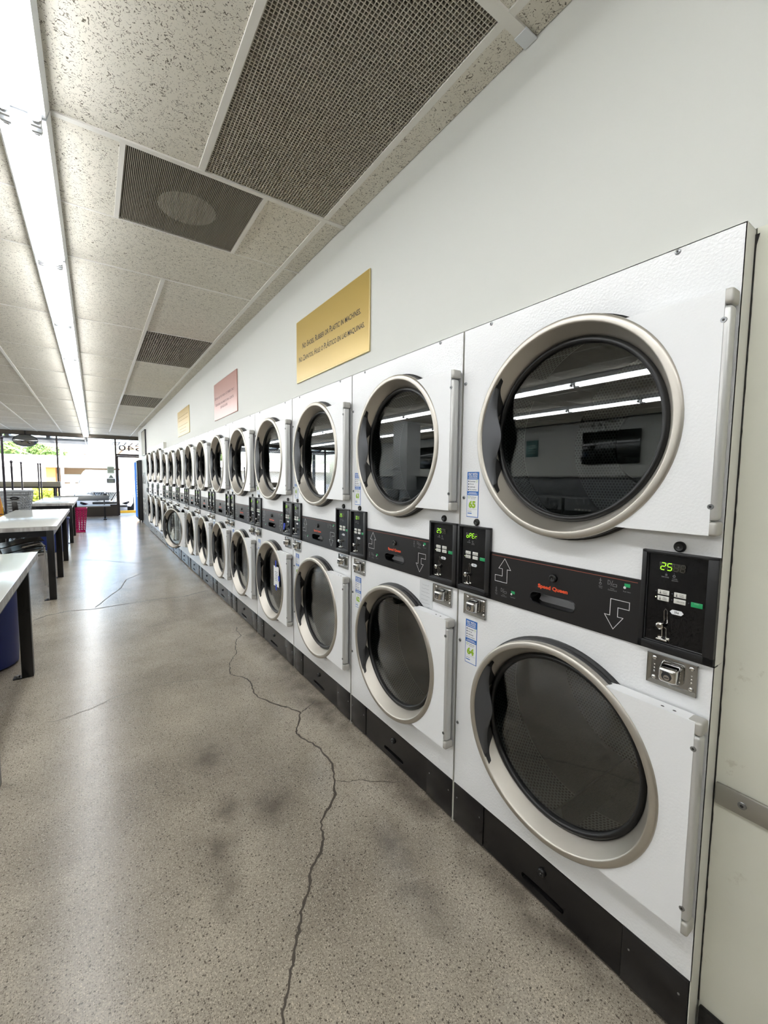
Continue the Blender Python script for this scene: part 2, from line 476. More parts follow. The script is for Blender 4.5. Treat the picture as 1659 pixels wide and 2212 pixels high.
    def holed(self, y0, y1, z0, z1, c, rfun, x, depth, mat, wallmat=None, n=72):
        """plate in the plane x with a star-shaped hole rfun(angle) about c, and the hole's wall going back by depth"""
        cy, cz = c
        ang = [2 * pi * i / n for i in range(n)]
        for yy in (y0, y1):
            for zz in (z0, z1):
                ang.append(atan2(zz - cz, yy - cy) % (2 * pi))
        ang = sorted(set(round(a, 9) for a in ang))
        inner = []; outer = []
        for a in ang:
            ca, sa = cos(a), sin(a)
            r = rfun(a)
            inner.append((x, cy + r * ca, cz + r * sa))
            t = 1e9
            if ca > 1e-9: t = min(t, (y1 - cy) / ca)
            if ca < -1e-9: t = min(t, (y0 - cy) / ca)
            if sa > 1e-9: t = min(t, (z1 - cz) / sa)
            if sa < -1e-9: t = min(t, (z0 - cz) / sa)
            outer.append((x, cy + t * ca, cz + t * sa))
        k = len(ang)
        f = [(i, k + i, k + (i + 1) % k, (i + 1) % k) for i in range(k)]
        self.add(inner + outer, f, mat)
        if depth:
            back = [(p[0] + depth, p[1], p[2]) for p in inner]
            self.add(inner + back, [(i, (i + 1) % k, k + (i + 1) % k, k + i) for i in range(k)], wallmat or mat)
        return [(p[1], p[2]) for p in inner]
    def outline(self, poly, w, x, mat, closed=True):
        """flat line of width w along a polygon in the plane x"""
        n = len(poly)
        for i in range(n if closed else n - 1):
            a = Vector(poly[i]); b = Vector(poly[(i + 1) % n])
            d = (b - a).normalized(); nn = Vector((-d.y, d.x)) * (w / 2); e = d * (w / 2)
            q = [a - e - nn, b + e - nn, b + e + nn, a - e + nn]
            self.add([(x, p.x, p.y) for p in q], [(0, 1, 2, 3)], mat)
    def rect(self, y0, y1, z0, z1, x, mat):
        self.add([(x, y0, z0), (x, y1, z0), (x, y1, z1), (x, y0, z1)], [(0, 1, 2, 3)], mat)
    def mesh(self, name, sharp=35):
        me = bpy.data.meshes.new(name)
        me.from_pydata(self.v, [], self.f)
        for m in self.mats:
            me.materials.append(M[m])
        me.polygons.foreach_set('material_index', self.m)
        if self.uv:
            lay = me.uv_layers.new(name='UVMap')
            for fi, uvs in self.uv.items():
                for li, u in zip(me.polygons[fi].loop_indices, uvs):
                    lay.data[li].uv = u
        bm = bmesh.new(); bm.from_mesh(me)
        bmesh.ops.recalc_face_normals(bm, faces=bm.faces[:])
        bm.to_mesh(me); bm.free()
        me.polygons.foreach_set('use_smooth', [True] * len(me.polygons))
        me.set_sharp_from_angle(angle=radians(sharp))
        me.update()
        return me
    def build(self, name, parent=None, loc=(0, 0, 0), sharp=35):
        o = bpy.data.objects.new(name, self.mesh(name, sharp))
        COL.objects.link(o)
        if parent is not None:
            o.parent = parent
        o.location = loc
        return o

def empty(name, label, cat, loc=(0, 0, 0), rz=0.0, group=None):
    o = bpy.data.objects.new(name, None)
    COL.objects.link(o)
    o.empty_display_size = 0.1
    o.location = loc; o.rotation_euler = (0, 0, rz)
    return tag(o, label, cat, group)

def tag(o, label, cat, group=None, kind=None):
    o['label'] = label; o['category'] = cat
    if group: o['group'] = group
    if kind: o['kind'] = kind
    return o

def struct(o):
    o['kind'] = 'structure'
    return o

def copy_tree(o, parent=None):
    c = o.copy(); COL.objects.link(c)
    if parent is not None: c.parent = parent
    for ch in list(o.children):
        copy_tree(ch, c)
    return c

def child(o, stem, nth=0):
    k = [c for c in o.children if c.name.split('.')[0] == stem]
    k.sort(key=lambda c: c.name)
    return k[nth]

# lettering: text outlines as flat faces
_txt = {}
def text_polys(s, bold=0.0, smallcaps=False):
    key = (s, bold, smallcaps)
    if key in _txt: return _txt[key]
    cu = bpy.data.curves.new('lettering', 'FONT')
    cu.body = s; cu.size = 1.0; cu.offset = bold; cu.resolution_u = 3; cu.fill_mode = 'FRONT'
    if smallcaps:
        cu.small_caps_scale = 0.78
        for ch in cu.body_format: ch.use_small_caps = True
    ob = bpy.data.objects.new('lettering', cu)
    me = bpy.data.meshes.new_from_object(ob)
    v = [p.co[:2] for p in me.vertices]; f = [tuple(p.vertices) for p in me.polygons]
    bpy.data.objects.remove(ob); bpy.data.curves.remove(cu); bpy.data.meshes.remove(me)
    xs = [p[0] for p in v]; ys = [p[1] for p in v]
    box = (min(xs), max(xs), min(ys), max(ys))
    _txt[key] = (v, f, box)
    return _txt[key]

def put_text(mb, s, yc, zc, x, mat, height=None, width=None, bold=0.0, smallcaps=False, capref=None):
    """lettering on a face that looks towards -x: reads from +y to -y"""
    v, f, (x0, x1, y0, y1) = text_polys(s, bold, smallcaps)
    sy = (height / ((y1 - y0) if capref is None else capref)) if height else width / (x1 - x0)
    sx = width / (x1 - x0) if width else sy
    cx, cy = (x0 + x1) / 2, (y0 + y1) / 2
    mb.add([(x, yc - (p[0] - cx) * sx, zc + (p[1] - cy) * sy) for p in v], f, mat)

def capsule_r(hl, hh):
    """radius function of a horizontal capsule (half length hl, half height hh)"""
    def r(a):
        ca, sa = abs(cos(a)), abs(sin(a))
        s = hl - hh
        if sa > 1e-9 and ca / sa * hh <= s:
            return hh / sa
        b = -2 * s * ca; c = s * s - hh * hh
        return (-b + sqrt(max(0.0, b * b - 4 * c))) / 2
    return r

SEG = {'0': 'abcdef', '1': 'bc', '2': 'abged', '5': 'afgcd', 'o': 'gcde', 'P': 'abefg', 'E': 'afged', 'r': 'eg', ' ': ''}
def segment_digits(s, y_left, zc, x, h=0.0165, w=0.0090, pitch=0.0136, lit_only=False):
    mb = MB(); t = 0.0021
    for i, ch in enumerate(s):
        yl = y_left - i * pitch
        yr = yl - w
        P = {'a': ((yl, zc + h / 2), (yr, zc + h / 2)), 'g': ((yl, zc), (yr, zc)), 'd': ((yl, zc - h / 2), (yr, zc - h / 2)),
             'f': ((yl, zc + h / 2), (yl, zc)), 'b': ((yr, zc + h / 2), (yr, zc)), 'e': ((yl, zc), (yl, zc - h / 2)), 'c': ((yr, zc), (yr, zc - h / 2))}
        for k, (a, b) in P.items():
            a = Vector(a); b = Vector(b); d = (b - a).normalized(); a2 = a + d * 0.0009; b2 = b - d * 0.0009
            nn = Vector((-d.y, d.x)) * (t / 2)
            on = k in SEG[ch]
            q = [a2 - nn, b2 - nn, b2 + nn, a2 + nn]
            sh = lambda p: (x - (0.0004 if on else 0), p.x - (p.y - zc) * 0.10, p.y)
            mb.add([sh(p) for p in q], [(0, 1, 2, 3)], 'segment_lit' if on else 'segment_off')
    return mb

# =================================================================== CAMERA
f_px = 905.48854
yaw, pitch, roll = 0.60435, -0.07845, 0.01023
fwd = Vector((sin(yaw) * cos(pitch), cos(yaw) * cos(pitch), sin(pitch)))
right = Vector((cos(yaw), -sin(yaw), 0)); upv = right.cross(fwd)
r2 = right * cos(roll) + upv * sin(roll); u2 = -right * sin(roll) + upv * cos(roll)
cam = bpy.data.cameras.new('camera')
cam.sensor_fit = 'HORIZONTAL'; cam.sensor_width = 36.0; cam.lens = f_px / 1659 * 36.0
cam.clip_start = 0.02; cam.clip_end = 300
co = bpy.data.objects.new('camera', cam)
COL.objects.link(co)
co.matrix_world = Matrix(((r2.x, u2.x, -fwd.x, -1.11786), (r2.y, u2.y, -fwd.y, -0.32040), (r2.z, u2.z, -fwd.z, 1.34467), (0, 0, 0, 1)))
scene.camera = co

# =================================================================== ROOM
CZ = 2.705            # ceiling height
YF = 16.6             # storefront plane
XW = 0.052            # dryer wall plane
XL = -8.35            # opposite wall
YB = -5.2             # wall behind the viewpoint
HS, HL = 1.878, 2.012 # heights of the two dryer sizes
Y_SMALL, Y_END = 8.8, 11.74
Y_ALC = 14.8

mb = MB()
mb.box((XL - 0.1, YB - 0.1, -0.08), (1.3, YF + 0.02, 0.0), 'polished_concrete')
floor = struct(mb.build('floor'))

def ribbon(pts, w, mat, mbx, z=0.0006, jit=0.35, sub=5):
    pts = [Vector(p) for p in pts]
    fine = []
    for a, b in zip(pts[:-1], pts[1:]):
        L = (b - a).length; nrm = Vector((-(b - a).y, (b - a).x)).normalized() if L > 0 else Vector((0, 0))
        for k in range(sub):
            p = a.lerp(b, k / sub)
            if k: p = p + nrm * random.uniform(-1, 1) * min(0.006, L * 0.06)
            fine.append(p)
    fine.append(pts[-1])
    v = []; f = []
    for i, p in enumerate(fine):
        d = (fine[min(i + 1, len(fine) - 1)] - fine[max(0, i - 1)]).normalized(); nn = Vector((-d.y, d.x))
        t = w * random.uniform(1 - jit, 1 + jit) / 2
        if i in (0, len(fine) - 1): t *= 0.3
        v += [(p.x + nn.x * t, p.y + nn.y * t, z), (p.x - nn.x * t, p.y - nn.y * t, z)]
    for i in range(len(fine) - 1):
        f.append((2 * i, 2 * i + 1, 2 * i + 3, 2 * i + 2))
    mbx.add(v, f, mat)

mb = MB()
ribbon([(-0.83, 0.47), (-0.791, 0.558), (-0.775, 0.606), (-0.736, 0.657), (-0.701, 0.71), (-0.681, 0.738), (-0.643, 0.791), (-0.638, 0.809), (-0.585, 0.86), (-0.565, 0.903), (-0.546, 0.927), (-0.499, 0.958), (-0.459, 1.007), (-0.435, 1.084), (-0.33, 1.17), (-0.281, 1.256), (-0.239, 1.361), (-0.236, 1.492), (-0.267, 1.594), (-0.287, 1.676), (-0.269, 1.718), (-0.189, 1.849), (-0.22, 1.923), (-0.263, 1.995), (-0.338, 2.153), (-0.334, 2.281), (-0.316, 2.376), (-0.335, 2.459), (-0.397, 2.558), (-0.372, 2.68)], 0.0085, 'crack_dark', mb)
ribbon([(-0.281, 1.256), (-0.239, 1.216), (-0.18, 1.199), (-0.156, 1.16), (-0.107, 1.133), (-0.074, 1.102), (-0.041, 1.083)], 0.0036, 'crack_dark', mb)
ribbon([(-0.189, 1.849), (-0.134, 1.877), (-0.053, 1.929)], 0.0065, 'crack_dark', mb)
ribbon([(-0.373, 2.681), (-0.329, 2.79), (-0.273, 2.871), (-0.235, 3.038), (-0.182, 3.178), (-0.136, 3.222), (-0.131, 3.296), (-0.136, 3.378), (-0.106, 3.47)], 0.0065, 'crack_dark', mb)
ribbon([(-1.631, 4.664), (-1.545, 4.765), (-1.368, 4.821), (-1.178, 4.769), (-0.98, 4.79), (-0.769, 4.812), (-0.547, 4.816), (-0.318, 4.779), (-0.043, 4.91)], 0.015, 'crack_dark', mb)
ribbon([(-1.159, 4.812), (-1.076, 5.07), (-0.983, 5.339), (-0.895, 5.576), (-0.823, 6.028), (-0.719, 6.178), (-0.589, 6.431)], 0.011, 'crack_fine', mb)
ribbon([(-1.391, 2.524), (-1.32, 2.514), (-1.238, 2.543), (-1.173, 2.558), (-1.081, 2.62), (-0.933, 2.656), (-0.775, 2.66), (-0.616, 2.609), (-0.485, 2.538), (-0.416, 2.54)], 0.0042, 'crack_fine', mb)
ribbon([(-1.308, 7.916), (-1.003, 7.638), (-0.767, 7.317), (-0.478, 7.012), (-0.225, 6.983)], 0.012, 'crack_fine', mb)
struct(mb.build('floor_crack', floor))

# ---- wall on the dryer side
mb = MB()
mb.box((XW, YB, 0), (XW + 0.12, -0.001, HS + 0.002), 'worn_wall')
mb.box((XW, YB, HS + 0.002), (XW + 0.12, Y_SMALL, CZ + 0.1), 'white_wall')
mb.box((XW, Y_SMALL, HL + 0.002), (XW + 0.12, Y_END, CZ + 0.1), 'white_wall')
mb.box((XW, Y_END, 1.835), (1.2, Y_ALC, CZ + 0.1), 'white_wall')
mb.box((1.2, Y_END, 0), (1.3, YF, CZ + 0.1), 'white_wall')
mb.box((XW + 0.12, Y_END + 0.002, 0), (1.2, Y_END + 0.04, 1.835), 'white_wall')
wall_right = struct(mb.build('wall_right'))
# dark caulk gap between the first dryer and the wall
mb = MB()
v = []; f = []
zz = 0.085; i = 0
while zz < 1.872:
    w0 = random.uniform(0.0003, 0.0020) + (0.004 if zz > 1.85 else 0)
    v += [(XW - 0.0008, 0.0020, zz), (XW - 0.0008, -w0, zz)]
    if i: f.append((2 * i - 2, 2 * i - 1, 2 * i + 1, 2 * i))
    zz += random.uniform(0.008, 0.03); i += 1
mb.add(v, f, 'dark_gap')
struct(mb.build('trim_1', None))
mb = MB(); mb.box((XW - 0.012, YB, 0), (XW, -0.004, 0.081), 'kick_black', 0.003)
struct(mb.build('baseboard_right'))
mb = MB(); mb.box((XL, YB, 0), (XL + 0.012, YF, 0.08), 'kick_black')
struct(mb.build('baseboard_left'))
mb = MB(); mb.box((XL - 0.1, YB, 0), (XL, YF, CZ + 0.1), 'white_wall')
struct(mb.build('wall_left'))
mb = MB(); mb.box((XL - 0.1, YB - 0.1, 0), (1.3, YB, CZ + 0.1), 'white_wall')
struct(mb.build('wall_back'))
mb = MB(); mb.box((-5.35, 7.56, 0), (-4.95, 8.12, CZ), 'pillar_grey')
struct(mb.build('pillar'))

# steel wall guard beside the first dryer
g = empty('wall_guard_rail', 'flat brushed-steel wall guard rail on the worn wall beside the nearest dryer', 'wall guard', (XW, 0, 0.602))
mb = MB(); mb.box((-0.008, -3.2, 0), (0, -0.0035, 0.050), 'rail_steel', 0.002); mb.build('rail', g)
for yy in (-0.053, -0.66, -1.27, -1.9):
    mb = MB()
    mb.lathe([(-0.0075, 0.0085), (-0.0095, 0.0080), (-0.0105, 0.006)], (0, yy, 0.025), 'screw_metal', 0, 16, close=True)
    mb.lathe([(-0.0106, 0.0035), (-0.0109, 0.003)], (0, yy, 0.025), 'screw_socket', 0, 8, close=True)
    mb.build('screw', g)

# ---- ceiling
tee_x = [-0.065 - 0.611 * k for k in range(0, 14)]
y_rows = [-5.2, -3.1, -1.855, -0.62, 0.592, 1.782, 2.405, 3.03] + [3.03 + 1.243 * k for k in range(1, 11)] + [YF]
mb = MB()
mb.box((XL, YB, CZ + 0.03), (1.3, YF, CZ + 0.08), 'vent_dark')
def tile(x0, x1, y0, y1):
    """one mineral-fibre panel lying a little unevenly in the grid"""
    g_ = 0.0022
    dz = [random.uniform(-0.0025, 0.003) for _ in range(4)]
    x0 += g_; x1 -= g_; y0 += g_; y1 -= g_
    z = CZ + 0.002
    v = [(x0, y0, z + dz[0]), (x1, y0, z + dz[1]), (x1, y1, z + dz[2]), (x0, y1, z + dz[3])]
    v += [(p[0], p[1], z + 0.018) for p in v]
    mb.add(v, [(0, 1, 2, 3), (4, 5, 6, 7), (0, 1, 5, 4), (1, 2, 6, 5), (2, 3, 7, 6), (3, 0, 4, 7)], 'ceiling_tile')
VENTS = [(-0.66, -0.072, 0.60, 1.765), (-0.968, -0.382, 1.805, 2.395), (-0.664, -0.072, 4.285, 5.50), (-0.664, -0.072, 8.015, 9.235)]
for j in range(len(y_rows) - 1):
    y0, y1 = y_rows[j], y_rows[j + 1]
    tile(tee_x[0], XW if y0 < 14 else 1.2, y0, y1)
    if abs(y0 - 2.405) < 0.01:
        xs = [-0.065, -1.28] + tee_x[3:]
    elif abs(y0 - 1.782) < 0.01:
        xs = [-0.065, -0.378, -0.972, -1.28] + tee_x[3:]
    else:
        xs = tee_x + []
    for a, b in zip(xs[:-1], xs[1:]):
        cx, cyy = (a + b) / 2, (y0 + y1) / 2
        if any(v[0] < cx < v[1] and v[2] < cyy < v[3] for v in VENTS): continue
        tile(b, a, y0, y1)
ceiling = struct(mb.build('ceiling'))
mb = MB()
T = 0.013
mb.box((tee_x[0] - T, YB, CZ - 0.004), (tee_x[0] + T, YF, CZ + 0.01), 'tee_white')
mb.box((tee_x[1] - T, YB, CZ - 0.004), (tee_x[1] + T, 1.782, CZ + 0.01), 'tee_white')
mb.box((tee_x[1] - T, 3.03, CZ - 0.004), (tee_x[1] + T, YF - 1.5, CZ + 0.01), 'tee_white')
mb.box((-0.378 - T * .8, 1.782, CZ - 0.003), (-0.378 + T * .8, 2.405, CZ + 0.01), 'tee_white')
mb.box((-0.972 - T * .8, 1.782, CZ - 0.003), (-0.972 + T * .8, 2.405, CZ + 0.01), 'tee_white')
for x in tee_x[2:]:
    mb.box((x - T, YB, CZ - 0.004), (x + T, YF, CZ + 0.01), 'tee_white')
for yv, t, xr in ((0.592, 0.018, XW - 0.03), (1.782, 0.012, XW - 0.005), (-0.62, 0.012, XW)):
    mb.box((-1.28, yv - t, CZ - 0.0055), (xr, yv + t, CZ + 0.01), 'tee_white')
for yv in y_rows[1:-1]:
    mb.box((XL, yv - 0.004, CZ - 0.0015), (XW, yv + 0.004, CZ + 0.01), 'tee_white')
mb.box((XW - 0.055, 0.570, CZ - 0.008), (XW - 0.002, 0.614, CZ - 0.004), 'lamp_white')
struct(mb.build('ceiling_tee_grid', ceiling))

# egg-crate ventilation grilles
def eggcrate(label, b, pitch_x, pitch_y, depth, group=None, tilt=False):
    x0, x1, y0, y1 = b
    g = empty('ceiling_vent', label, 'vent', ((x0 + x1) / 2, (y0 + y1) / 2, CZ), 0, group)
    cx, cyv = (x0 + x1) / 2, (y0 + y1) / 2
    mb = MB()
    bw_ = 0.0014
    nx = round((x1 - x0) / pitch_x); ny = round((y1 - y0) / pitch_y)
    for i in range(nx + 1):
        x = x0 + (x1 - x0) * i / nx - cx
        mb.box((x - bw_, y0 - cyv, 0), (x + bw_, y1 - cyv, depth), 'vent_grey')
    for i in range(ny + 1):
        y = y0 + (y1 - y0) * i / ny - cyv
        mb.box((x0 - cx, y - bw_, 0.0005), (x1 - cx, y + bw_, depth), 'vent_grey')
    mb.build('grid', g)
    mb = MB(); mb.box((x0 - cx, y0 - cyv, depth + 0.004), (x1 - cx, y1 - cyv, depth + 0.012), 'vent_dark'); mb.build('backing', g)
    return g
eggcrate('large dusty egg-crate ceiling vent, the nearest, beside the dryer wall', VENTS[0], 0.0127, 0.0127, 0.010)
eggcrate('dark ribbed ceiling vent midway down the row, above the pink sign', VENTS[2], 0.02, 0.06, 0.012)
eggcrate('grey ceiling vent farthest down the row, above the far gold sign', VENTS[3], 0.03, 0.06, 0.010)

# perforated ceiling diffuser with a round patch
x0, x1, y0, y1 = VENTS[1]
g = empty('ceiling_diffuser', 'square dark perforated ceiling panel with a paler round patch', 'diffuser', ((x0 + x1) / 2, (y0 + y1) / 2, CZ))
hx, hy = (x1 - x0) / 2, (y1 - y0) / 2
mb = MB()
n_ = 84
for i in range(n_):
    x = -hx + 2 * hx * (i + .5) / n_
    mb.box((x - 0.0017, -hy, 0.0), (x + 0.0017, hy, 0.004), 'diffuser_grey')
mb.build('ribbed_sheet', g)
mb = MB(); mb.box((-hx, -hy, 0.0062), (hx, hy, 0.012), 'vent_dark'); mb.build('backing', g)
mb = MB(); mb.lathe([(0.0050, 0.135), (0.0058, 0.135)], (0, 0.02, 0), 'tee_white', 2, 40, close=True); mb.build('round_plate', g)

# ---- fluorescent strip lights
FIX = 1.243
def make_light():
    g = empty('fluorescent_light', '', 'light')
    mb = MB()
    L = FIX - 0.012
    prof = [(-0.062, 0.0), (-0.078, 0.0), (-0.085, -0.018), (-0.072, -0.058), (0.072, -0.058), (0.085, -0.018), (0.078, 0.0), (0.062, 0.0)]
    mb.prism(prof, -L / 2, L / 2, 'lamp_white', axis=1)
    mb.build('housing', g, sharp=20)
    for sx in (-0.043, 0.043):
        mb = MB()
        mb.cyl((sx, -L / 2 + 0.034, -0.082), (sx, L / 2 - 0.034, -0.082), 0.0185, 'lamp_tube', 10)
        t = mb.build('tube', g)
        for s in (-1, 1):
            mb = MB()
            mb.cyl((sx, s * (L / 2 - 0.036), -0.082), (sx, s * (L / 2 - 0.016), -0.082), 0.0178, 'lamp_cap', 12)
            mb.box((sx - 0.016, min(s * (L / 2 - 0.018), s * (L / 2 - 0.004)), -0.104), (sx + 0.016, max(s * (L / 2 - 0.018), s * (L / 2 - 0.004)), -0.056), 'lamp_white', 0.004)
            mb.build('lamp_holder', g)
    return g
proto_light = make_light()
ordn = ['first', 'second', 'third', 'fourth', 'fifth', 'sixth', 'seventh', 'eighth', 'ninth', 'tenth', 'eleventh', 'twelfth', 'thirteenth', 'fourteenth', 'fifteenth', 'sixteenth', 'seventeenth']
first = True
def light_at(x, y, label, group):
    global first
    o = proto_light if first else copy_tree(proto_light)
    first = False
    o.location = (x, y, CZ); o['label'] = label; o['group'] = group
    return o
for k in range(13):
    yc = 1.750 + FIX * k - FIX / 2
    if yc > YF - 0.4: break
    light_at(-1.288, yc, f'white twin-tube ceiling strip light, {ordn[k]} in the visible row', 'fluorescent strip lights in a row on the ceiling')
for k in (1, 2, 3):
    light_at(-1.288, 1.750 - FIX * k - FIX / 2, f'ceiling strip light {["", "just", "second", "third"][k]} behind the viewpoint, out of the photo', 'fluorescent strip lights in a row on the ceiling')
for xr, nm in ((-4.23, 'middle row'), (-6.11, 'far row')):
    for k in range(-2, 11):
        yc = 2.965 + FIX * k - FIX / 2
        light_at(xr, yc, f'ceiling strip light reflected in dryer windows, {ordn[k + 2]} of the {nm}', f'fluorescent strip lights of the {nm}')

# ---- wall signs (three metal notices)
def sign(label, y0, y1, z0, z1, face, edge, lines, ink, group):
    g = empty('wall_sign', label, 'sign', (XW, (y0 + y1) / 2, z0), 0, group)
    h = z1 - z0; hw = (y1 - y0) / 2
    mb = MB(); mb.box((-0.009, -hw, 0), (-0.001, hw, h), edge, 0.0012); mb.build('plate', g)
    mb = MB(); mb.rect(-hw + 0.004, hw - 0.004, 0.006, h - 0.003, -0.0094, face); mb.build('face', g)
    for it in lines:
        mb = MB()
        if it[0] == 'text':
            _, s, yc, zc, w, hgt = it
            put_text(mb, s, yc, zc, -0.0100, ink, height=hgt, width=w, smallcaps=True, bold=0.010)
        else:
            _, ya, yb, zc, hgt = it
            yy = ya
            while yy > yb:
                w = random.uniform(0.03, 0.085)
                e = max(yb, yy - w)
                mb.rect(e, yy, zc - hgt / 2, zc + hgt / 2, -0.0100, ink)
                yy = e - 0.012
        mb.build('text_line', g)
    return g
sign('large gold sign about shoes, rubber and plastic, nearest on the white wall', 1.507, 2.424, 1.986, 2.386, 'sign_gold', 'sign_gold_edge',
     [('text', 'No Shoes, Rubber or Plastic in machines.', -0.01, 0.222, 0.735, 0.043), ('text', 'No Zapatos, Hule o Pl\u00c1stico en las maquinas.', 0.0, 0.148, 0.83, 0.050)],
     'sign_ink', 'metal notices above the dryers')
sign('dusty pink sign on the white wall between the two gold signs', 3.870, 4.798, 1.986, 2.386, 'sign_pink', 'sign_pink',
     [('text', 'Dryers are for wash customers only.', 0.02, 0.235, 0.80, 0.030), ('text', 'Secadoras unicamente para clientes', 0.02, 0.165, 0.74, 0.030), ('text', 'que aqui laven.', 0.03, 0.115, 0.30, 0.030)],
     'sign_ink_pink', 'metal notices above the dryers')
sign('gold sign with five text lines, farthest down the white wall', 6.340, 7.340, 1.995, 2.386, 'sign_gold', 'sign_gold_edge',
     [('bar', 0.42, -0.42, 0.290, 0.010), ('bar', 0.40, -0.40, 0.235, 0.010), ('bar', 0.40, -0.38, 0.150, 0.010), ('bar', 0.30, -0.26, 0.100, 0.010), ('bar', 0.30, -0.26, 0.055, 0.010)],
     'sign_ink_faint', 'metal notices above the dryers')
g = empty('wall_sign', 'narrow grey-framed board seen edge-on at the far end of the wall', 'sign', (XW, 12.9, 1.95))
mb = MB(); mb.box((-0.03, -0.42, 0), (-0.002, 0.42, 0.62), 'counter_grey', 0.002); mb.build('board', g)
mb = MB()
for lo, hi in (((-0.034, -0.44, -0.02), (-0.002, -0.42, 0.64)), ((-0.034, 0.42, -0.02), (-0.002, 0.44, 0.64)), ((-0.034, -0.44, 0.62), (-0.002, 0.44, 0.64)), ((-0.034, -0.44, -0.02), (-0.002, 0.44, 0.0))):
    mb.box(lo, hi, 'pole_dark')
mb.build('frame', g)

